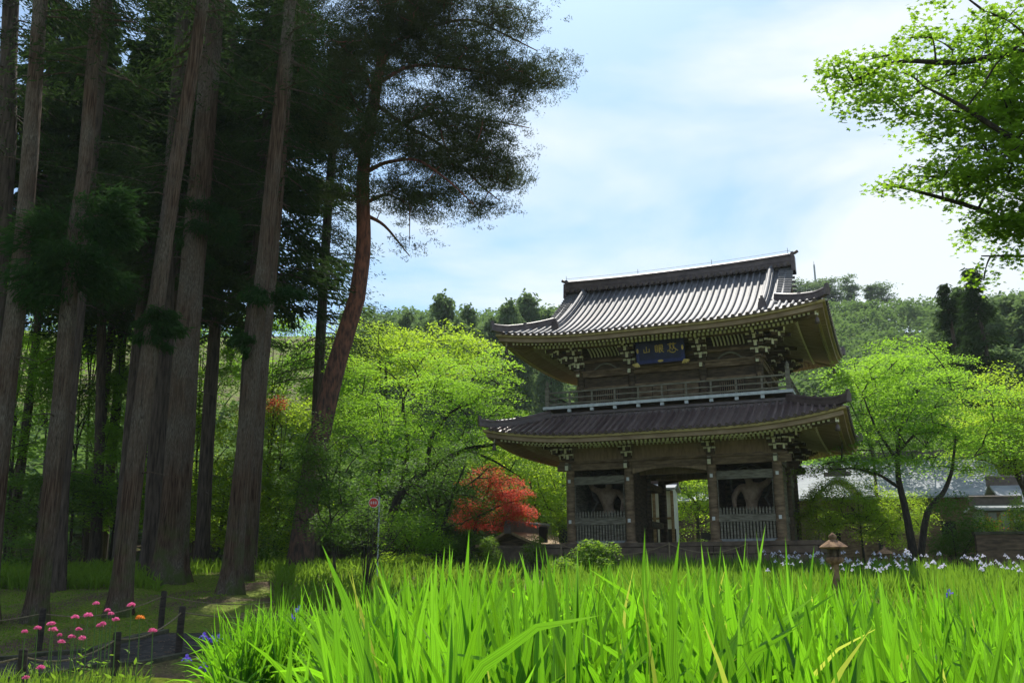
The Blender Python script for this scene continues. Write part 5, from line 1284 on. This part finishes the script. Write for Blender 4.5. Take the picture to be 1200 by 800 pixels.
# hosta leaves at the bottom
def hosta(px, py, D, sc, seed, label):
    rng = np.random.default_rng(seed); x = mt(px-600, D); z = ghf(x, D); root = empty('hosta', (x, D, z), label=label, cat='hosta plant')
    for i in range(7):
        an = i*2*PI/7 + rng.normal()*.25; l = sc*rng.uniform(.8, 1.15); G = []
        for s in np.linspace(0, 1, 9):
            hw = .34*l*math.sin(PI*min(1, s**.75))*.95 + .004; row = []
            for t in np.linspace(-1, 1, 5):
                r = .12 + l*s; zz = .22 + .30*l*s*1.1 - .5*l*s*s + .09*l*abs(t)*1.0 + .01*math.sin(9*s+t*5)
                row.append((math.cos(an)*r - math.sin(an)*hw*t, math.sin(an)*r + math.cos(an)*hw*t, zz))
            G.append(row)
        b = MB(); b.sheet(np.array(G)); b.build('leaf', M['hosta'], root)
        b = MB(); b.tube(np.array([[0, 0, 0], [math.cos(an)*.07, math.sin(an)*.07, .14], [math.cos(an)*.125, math.sin(an)*.125, .225]]), .008, 5); b.build('stalk', M['stem'], root)
hosta(300, 800, 6.0, .42, 1, 'dark broad-leaved hosta at the bottom left of the iris clump')
hosta(345, 795, 6.0, .36, 2, 'broad blue-green hosta tucked under the arching iris blades')

# grass and ferns below the grove
rng = np.random.default_rng(8)
def under():
    if rng.random() < .6: px, y = rng.uniform(-40, 200), rng.uniform(27.5, 35)
    else: px, y = rng.uniform(200, 480), rng.uniform(33.5, 40)
    return mt(px-600, y), y
B0 = scatter(6500, under, rng) + scatter(3500, lambda: (lambda y: (mt(rng.uniform(330, 610)-600, y), y))(rng.uniform(23, 33)), rng); B = np.array(B0); n = len(B); Bz = gh(B[:, 0], B[:, 1])
V, Fq = blades(np.stack([B[:, 0], B[:, 1], Bz], -1), rng.uniform(.25, .65, n), rng.uniform(.03, .06, n), rng.normal(size=n)*.35, rng.random(n)*2*PI, rng.uniform(.4, 1.6, n), rng, 4, roll=rng.normal(size=n)*.7)
tag(np_mesh('undergrowth', V, [Fq], M['grass'], smooth=True), 'fresh green grass and ferns growing under the cedars', 'grass', kind='stuff')
def mossg():
    if rng.random() < .45:
        y = rng.uniform(8.5, 13.5); px = rng.uniform(-30, 130)
    else:
        y = rng.uniform(17.5, 33); px = rng.uniform(-30, 420)
    x = mt(px-600, y)
    # keep off the path
    xi = np.interp(y, [p[1] for p in PATH], [p[0] for p in PATH])
    if abs(x-xi) < 1.75: return (None, 0)
    return x, y
B = np.array(scatter(26000, mossg, rng)); n = len(B); Bz = gh(B[:, 0], B[:, 1])
V, Fq = blades(np.stack([B[:, 0], B[:, 1], Bz-.005], -1), rng.uniform(.02, .07, n), rng.uniform(.012, .03, n), rng.normal(size=n)*.5, rng.random(n)*2*PI, rng.normal(size=n)*.8, rng, 2, roll=rng.normal(size=n)*.8)
tag(np_mesh('moss_tufts', V, [Fq], M['grass'], smooth=True), 'short tufts of moss and seedlings on the mossy ground', 'moss', kind='stuff')
# fallen needles and twigs on the moss
q = np.array(scatter(7000, lambda: (lambda y: (mt(rng.uniform(-30, 420)-600, y), y))(rng.uniform(14.5, 33)), rng)); n = len(q)
P = np.stack([q[:, 0], q[:, 1], gh(q[:, 0], q[:, 1]) + .065], -1)
M['litter'] = solid('dry_litter', (.09, .05, .025), (.2, .12, .06), 4, bump=0)
tag(leafmesh('leaf_litter', leaf_quads(P, .10, .022, rng, 2.5), M['litter'], 4), 'brown dry needles scattered on the moss under the trees', 'leaf litter', kind='stuff')

# ---- rope fence along the path
def post(px, pyt, pyb, label, D=None):
    g_ = ground_hit(px, pyb); D = g_[1]; t = at(px, pyt, D); h_ = t[2]-g_[2]
    b = MB(); b.lathe([(.062, -.15), (.064, h_*.5), (.058, h_-.02), (.05, h_), (.001, h_+.004)], 0, 0, 12); b.V[0][:, 0] += .006*np.sin(b.V[0][:, 2]*9)
    o = b.build('fence_post', M['post']); o.location = tuple(g_); tag(o, label, 'fence post', 'low posts of the rope fence by the path')
    return (g_[0], D, g_[2]+h_-.10), g_
p1, _ = post(22, 760, 812, 'short dark post nearest the lower left corner')
p2, _ = post(133, 740, 794, 'short dark post in front of the asphalt path, second from the left')
p3, _ = post(209, 710, 768, 'short brown post at the near edge of the path beside the blue irises')
p4, _ = post(188, 692, 741, 'reddish short post on the mossy far side of the path')
p5, _ = post(45, 712, 762, 'dark short post behind the pink primulas on the far side of the path')
p6, _ = post(385, 683, 702, 'small dark post on the bank beneath the bare sapling')
p7, _ = post(456, 672, 688, 'small dark post beside the yellow-green bush, farthest along the path')
def rope(a, b, sag, label, r=.013):
    a = np.array(a); b = np.array(b); t = np.linspace(0, 1, 18)[:, None]; C = a + (b-a)*t - np.array([0, 0, sag])*4*t*(1-t); o = MB().tube(C, r, 6).build('rope', M['rope']); return tag(o, label, 'rope', 'ropes strung between the low posts')
rope((p1[0]-1.6, p1[1]-1.2, p1[2]), p1, .12, 'rope sagging off the left edge of the photo from the corner post')
rope(p1, p2, .16, 'rope sagging between the two posts at the lower left')
rope(p2, p3, .14, 'rope between the post in front of the path and the post by the blue irises')
rope(p3, (p3[0]+1.9, p3[1]+1.7, p3[2]-.1), .1, 'rope running right from the brown post into the iris leaves')
rope(p5, p4, .2, 'rope along the far side of the path behind the pink primulas')
rope(p4, p6, .3, 'rope along the far side of the path from the reddish post to the bank')
rope((p5[0]-2.5, p5[1]-1.6, p5[2]), p5, .15, 'rope leaving the left edge behind the pink primulas')
# bamboo posts and rope before the gate
gp_ = []
for i, (x, lab) in enumerate(((-3.6, 'thin bamboo stake left of the gate steps'), (.55, 'thin bamboo stake in the middle before the gate platform'), (3.3, 'thin bamboo stake right of the gate steps'))):
    w_ = gpt(x, -3.1, 0); z = ghf(w_[0], w_[1]); b = MB(); b.tube([(0, 0, -.1), (0, 0, .55), (.01, 0, 1.0)], .028, 8)
    o = b.build('bamboo_stake', M['rope']); o.location = (w_[0], w_[1], z); tag(o, lab, 'stake', 'bamboo stakes before the gate'); gp_.append((w_[0], w_[1], z+.95))
rope(gp_[0], gp_[1], .4, 'pale rope sagging before the left half of the gate steps', .018); rope(gp_[1], gp_[2], .3, 'pale rope sagging before the right half of the gate steps', .018)

# ---- flowers
rng = np.random.default_rng(77)
def flower_mesh(mp, r):
    """iris bloom: three falls drooping, three standards upright, on a stem; origin at the bloom"""
    V = []
    for k in range(3):
        a = k*2*PI/3; d = np.array([math.cos(a), math.sin(a), 0]); s_ = np.array([-math.sin(a), math.cos(a), 0]); u = np.array([0, 0, 1.0])
        for q0, q1, q2, w0, w1 in ((0*d, d*.65+u*.12, d*1.1-u*.35, .35, .5),):
            V += [q0*r, (q1-s_*w1)*r, q2*r, (q1+s_*w1)*r]; V += [(q1-s_*w1)*r, (q2-s_*.35-u*.25)*r, (q2+s_*.35-u*.25)*r, (q1+s_*w1)*r]
        a += PI/3; d = np.array([math.cos(a), math.sin(a), 0]); s_ = np.array([-math.sin(a), math.cos(a), 0])
        V += [0*d, (d*.3-s_*.25+u*.5)*r, (d*.25+u*1.0)*r, (d*.3+s_*.25+u*.5)*r]
    return np.array(V)
def bloom(loc, m, r, stem, label, group, protos={}):
    key = m
    b = protos.get(key)
    if b is None:
        Vv = flower_mesh(m, 1.0); o = leafmesh('iris_flower', Vv, M[m], 4); protos[key] = o
        st_ = MB().tube([(0, 0, -9), (.1, 0, -4), (0, 0, 0)], [.07, .06, .06], 5).build('stem', M['stem'], o); protos[key+'s'] = st_
    else:
        o = b.copy(); COL.objects.link(o); s2 = protos[key+'s'].copy(); COL.objects.link(s2); s2.parent = o
    o.location = tuple(loc); o.scale = (r, r, r); o.rotation_euler = (rng.normal()*.15, rng.normal()*.15, rng.random()*6)
    tag(o, label, 'iris flower', group); return o
cnt = 0
while cnt < 130:
    y = rng.uniform(25.0, 31); px = rng.uniform(880, 1215); x = mt(px-600, y)
    if y > 36.0 - .40*x - 1.6: continue
    z = ghf(x, y) + rng.uniform(.70, .84); bloom((x, y, z), 'petal_pale', .056*rng.uniform(.8, 1.2), .5, 'pale lavender iris bloom in the band across the far iris bed', 'pale iris blooms in the far bed'); cnt += 1
for px, py in ((1094, 658), (1106, 662), (1086, 661), (1030, 668), (1018, 663), (1150, 666), (1195, 668), (1062, 645), (1065, 648)):
    y = 21.0; p = at(px, py, y); bloom(p, 'petal_pale', .06, .5, 'pale lavender iris bloom standing apart in front of the flower band', 'pale iris blooms in front of the band')
bloom(at(1113, 695, 9.5), 'petal_blue', .05, .5, 'single small blue iris bud among the green blades at the right', None)
for i, (px, py, D, lab) in enumerate(((239, 745, 10.5, 'violet-blue iris bloom at the left rim of the narrow-leaved clump'), (249, 748, 10.3, 'violet-blue iris bloom just right of the one at the clump rim'), (256, 747, 10.4, 'violet-blue iris bloom tucked against the narrow iris leaves'), (219, 771, 9.6, 'large violet-blue iris bloom low over the mossy bank'), (239, 781, 9.2, 'violet-blue iris bloom lowest in the photo, over the moss'), (343, 724, 8.6, 'slim violet iris bloom inside the narrow-leaved clump'), (350, 714, 9.6, 'small violet iris bloom at the top of the narrow-leaved clump'))):
    p = at(px, py, D); bloom(p, 'petal_blue', .048, .5, lab, None)
def primula(px, py, D, m, r, label, group=None):
    p = at(px, py, D); z = ghf(p[0], D); h_ = p[2]-z; root = empty('primula', (p[0], D, z), label=label, cat='primula flower', group=group)
    b = MB(); b.tube([(0, 0, 0), (.02, 0, h_*.5), (0, 0, h_)], .006, 5); b.build('stem', M['stem'], root)
    n = 90; d_ = nrm(rng.normal(size=(n, 3))); d_[:, 2] = np.abs(d_[:, 2])*.8 - .1; P = np.array([0, 0, h_]) + d_*r*rng.uniform(.7, 1.05, (n, 1))
    leafmesh('flower_head', star_leaves(P, .016, rng, .15), M[m], 10, root)
    n = 9; P = np.stack([rng.normal(size=n)*.05, rng.normal(size=n)*.05, rng.random(n)*h_*.6], -1); leafmesh('leaves', leaf_quads(P, .12, .04, rng, .4), M['grass'], 4, root)
for px, py in ((113, 707), (103, 721), (88, 723), (130, 719), (120, 731), (29, 740), (44, 736), (62, 738), (96, 748), (72, 752), (117, 733), (154, 709), (136, 726), (48, 782), (31, 794), (84, 746), (92, 737), (60, 731), (126, 715), (70, 744)):
    primula(px, py, rng.uniform(10.3, 11.6), 'petal_pink', .042*rng.uniform(.6, 1.25), 'bright pink flower head on a tall thin stem in the cluster by the rope fence', 'pink primulas by the rope fence')
primula(164, 724, 11.4, 'petal_orange', .05, 'single orange-red flower head right of the pink primulas')
primula(179, 739, 11.2, 'petal_pink', .045, 'small pink flower head set apart at the right near the fence posts')
# feathery weeds round the primulas
def weeds():
    y = rng.uniform(9.6, 12); px = rng.uniform(-10, 190); return mt(px-600, y), y
B = np.array(scatter(900, weeds, rng)); n = len(B)
V, Fq = blades(np.stack([B[:, 0], B[:, 1], gh(B[:, 0], B[:, 1])], -1), rng.uniform(.15, .55, n), rng.uniform(.008, .02, n), rng.normal(size=n)*.3, rng.random(n)*2*PI, rng.normal(size=n)*.7, rng, 4)
tag(np_mesh('weeds', V, [Fq], M['grass'], smooth=True), 'fine green stems and leaves around the pink flowers', 'weeds', kind='stuff')

# ---- iron-brown garden lantern
lg = at(981, 690, 25.0); lz = ghf(lg[0], 25.0); ln = empty('garden_lantern', (lg[0], 25.0, lz-.12), .3, label='rust-brown stone lantern with a wide cap standing in the far irises', cat='lantern')
MB().lathe([(.26, -.05), (.27, .10), (.16, .16), (.105, .22), (.095, .8), (.10, 1.0)], 0, 0, 14).build('shaft', M['rust'], ln)
MB().lathe([(.10, 1.0), (.2, 1.06), (.25, 1.12), (.24, 1.18), (.18, 1.20)], 0, 0, 14).build('platform', M['rust'], ln)
fb = MB()
for k in range(6):
    a = k*PI/3; fb.bar((.15*math.cos(a), .15*math.sin(a), 1.2), (.15*math.cos(a), .15*math.sin(a), 1.42), .05, .05)
fb.lathe([(.12, 1.2), (.11, 1.3), (.12, 1.42)], 0, 0, 6); fb.build('fire_box', M['wood_dark'], ln)
MB().lathe([(.10, 1.40), (.38, 1.43), (.41, 1.46), (.33, 1.52), (.2, 1.60), (.10, 1.66)], 0, 0, 6, smooth=False).build('cap', M['rust'], ln)
MB().lathe([(.07, 1.66), (.11, 1.70), (.10, 1.76), (.03, 1.82), (.001, 1.85)], 0, 0, 12).build('finial', M['rust'], ln)
lg = at(1037, 650, 30.0); ln = empty('garden_lantern', (lg[0], 30.0, ghf(lg[0], 30.0)-.3), .3, label='small half-hidden stone lantern behind the pale flower band', cat='lantern')
MB().lathe([(.2, -.05), (.2, .1), (.1, .16), (.09, .7), (.2, .8), (.15, .85)], 0, 0, 12).build('shaft', M['rust'], ln); MB().lathe([(.1, .85), (.1, 1.0), (.32, 1.04), (.22, 1.12), (.06, 1.2), (.001, 1.3)], 0, 0, 6, smooth=False).build('cap', M['rust'], ln)

# ---- round road sign
sg = at(443, 640, 27); sz = ghf(sg[0], 27); sgn = empty('road_sign', (sg[0], 27, sz), label='round red road sign with white characters on a thin grey pole', cat='sign')
c_ = at(438.5, 589, 27) - np.array([sg[0], 27, sz])
MB().tube([(0, 0, -.1), (0, 0, c_[2]+.17)], .022, 8).build('pole', M['mast'], sgn)
def disc(name, x, z, y0, y1, r, m): 
    b = MB(); n = 28; A = [(x+r*math.cos(t*2*PI/n), z+r*math.sin(t*2*PI/n)) for t in range(n)]; b.prism(A[::-1], y0, y1); return b.build(name, m, sgn)
disc('rim', c_[0], c_[2], -.10, -.07, .145, M['white']); disc('face', c_[0], c_[2], -.104, -.1005, .132, M['signred'])
b = MB()
for i in range(3):       # three small white characters: vehicle entry forbidden
    x0 = c_[0]-.09+.066*i; z = c_[2]
    for dz in (-.026, 0, .026): b.box(x0, x0+.046, -.109, -.1045, z+dz-.006, z+dz+.006)
    b.box(x0+.018, x0+.028, -.1095, -.1046, z-.04, z+.04)
b.build('lettering', M['white'], sgn)

# ================================================================== buildings round about
def roof_pitched(name, root, hx, hy, z0, z1, over, m, curve=.25, th=.12):
    b = MB(); n = 8
    for sy in (-1, 1):
        G = []
        for t in np.linspace(0, 1, n):
            y = sy*(hy+over)*(1-t); z = z0 + (z1-z0)*(t - curve*t*(1-t)*1.6)
            G.append([(-hx-over, y, z), (hx+over, y, z)])
        G = np.array(G); b.sheet(G + [0, 0, th]); b.sheet(G)
        for k in (0, 1):
            for i in range(n-1):
                a, c = G[i][k], G[i+1][k]; b.add([a, c, c+[0, 0, th], a+[0, 0, th]], [[0, 1, 2, 3]])
        a, c = G[0][0], G[0][1]; b.add([a, c, c+[0, 0, th], a+[0, 0, th]], [[0, 1, 2, 3]])
    o = b.build(name, m, root); r = MB(); r.box(-hx-over-.05, hx+over+.05, -.18, .18, z1-.05, z1+.38); r.tube([(-hx-over-.1, 0, z1+.42), (hx+over+.1, 0, z1+.42)], .12, 8)
    r.build('ridge', M['ridge'], root); return o
def building(name, label, cat, px, D, rz, hx, hy, wall_h, z_eave, z_ridge, over, m_roof, m_wall, z_base=None):
    x = mt(px-600, D); z = ghf(x, D) if z_base is None else z_base
    root = empty(name, (x, D, z), rz, label=label, cat=cat); b = MB(); b.box(-hx, hx, -hy, hy, -.5, wall_h); b.build('wall', m_wall, root)
    g_ = MB(); 
    for sx in (-1, 1):
        x0, x1 = sorted((sx*hx, sx*(hx-.1))); P = [(x0, -hy, wall_h), (x1, -hy, wall_h), (x1, hy, wall_h), (x0, hy, wall_h), (x0, -.05, z_ridge-.15), (x1, -.05, z_ridge-.15), (x1, .05, z_ridge-.15), (x0, .05, z_ridge-.15)]; g_.hexa(P)
    g_.build('gable', m_wall, root); roof_pitched('roof', root, hx, hy, z_eave, z_ridge, over, m_roof)
    p_ = MB()
    n = max(3, int(hx*2/1.6))
    for i in range(n+1):
        xx = -hx + 2*hx*i/n; p_.box(xx-.08, xx+.08, -hy-.06, -hy-.002, 0, wall_h)
    p_.box(-hx, hx, -hy-.05, -hy-.003, wall_h*.62, wall_h*.62+.12); p_.build('timber_frame', M['wood'], root)
    for i in range(n):
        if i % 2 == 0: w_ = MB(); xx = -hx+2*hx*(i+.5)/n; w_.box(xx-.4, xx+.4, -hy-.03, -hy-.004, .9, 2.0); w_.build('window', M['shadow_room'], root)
    return root
def hz(py, D): return at(600, py, D)[2]
D = 62; zb = 2.2
th_ = building('temple_hall', 'large temple hall with a wide pale grey roof behind the right-hand trees', 'temple hall', 1008, D, -.28, 6.6, 5.0, 3.4, hz(594, D)-zb, hz(541, D)-zb, 1.2, M['roof_far'], M['wood'], zb)
# curved porch gable in front of the hall roof
kg = MB(); G = []
for t in np.linspace(-1, 1, 25):
    zc = 3.9 + 1.0*math.cos(t*PI*.5)**1.5 - .12*(1-abs(t)); G.append([(t*1.3-2.2, -9.2, zc-.3), (t*1.3-2.2, -5.6, zc-.3)])
G = np.array(G); kg.sheet(G); kg.sheet(G - [0, 0, .16]); 
for i in range(24): a, c = G[i][0], G[i+1][0]; kg.add([a, c, c-[0, 0, .16], a-[0, 0, .16]], [[0, 1, 2, 3]])
kg.build('porch_roof', M['plaster'], th_); kg = MB()
for (a, z0, z1) in ((.75, 4.5, 4.75), (.5, 4.75, 5.0), (.25, 5.0, 5.25)): kg.box(-2.2-a, -2.2+a, -9.3, -9.0, z0, z1)
kg.build('porch_ridge_tile', M['ridge'], th_); kg = MB()
for x in (-3.3, -1.1): kg.box(x-.12, x+.12, -9.0, -8.76, -.4, 3.5)
kg.build('porch_post', M['wood'], th_)
building('small_house', 'small house with a grey ridged roof at the right edge', 'house', 1205, 50, -.12, 2.0, 1.7, 2.4, hz(596, 50)-1.6, hz(571, 50)-1.6, .35, M['roof_far'], M['wood_dark'], 1.6)
building('outbuilding', 'low grey outbuilding with a flat-pitched roof left of the small house', 'outbuilding', 1158, 46, -.12, .85, .9, hz(604, 46)-1.6, hz(602, 46)-1.6, hz(596, 46)-1.6, .3, M['roof_far'], M['stone_grey'], 1.6)
building('hut', 'low hut with a weathered brown roof behind the clipped bushes', 'hut', 618, 44, 1.05, 1.5, 1.3, 1.2, hz(641, 43)-1.4, hz(624, 43)-1.4, .45, M['soffit'], M['wood_dark'], 1.4)
building('storehouse', 'narrow pale plaster storehouse seen through the gate columns', 'storehouse', 772, 52, -.3, .75, 1.2, hz(578, 52)-1.6, hz(577, 52)-1.6, hz(569, 52)-1.6, .2, M['roof_far'], M['plaster'], 1.6)
building('temple_building', 'building with a pale roof behind the layered tree in the gate opening', 'temple building', 822, 70, -.2, 4.2, 2.5, 3.6, hz(592, 70)-2, hz(578, 70)-2, .6, M['roof_far'], M['wood_dark'], 2.0)
# low walls
def low_wall(name, label, pxa, Da, pxb, Db, z0, z1, m, cap):
    a = at(pxa, 640, Da); c = at(pxb, 640, Db); L_ = math.hypot(c[0]-a[0], c[1]-a[1]); root = empty(name, (a[0], a[1], 0), math.atan2(c[1]-a[1], c[0]-a[0]), label=label, cat='wall')
    b = MB(); b.box(0, L_, -.15, .15, z0, z1); b.build('wall_body', m, root); b = MB(); b.box(-.05, L_+.05, -.22, .22, z1+.002, z1+.1); b.build('coping', cap, root)
low_wall('low_wall', 'low dark wall with a mossy coping at the right edge', 1144, 32.0, 1290, 31.0, 1.1, hz(629, 32), M['wood_dark'], M['kerb'])
low_wall('stone_wall', 'low brown stone wall left of the gate platform', 575, 37.5, 622, 37, 1.2, hz(642, 37), M['stone'], M['stone'])
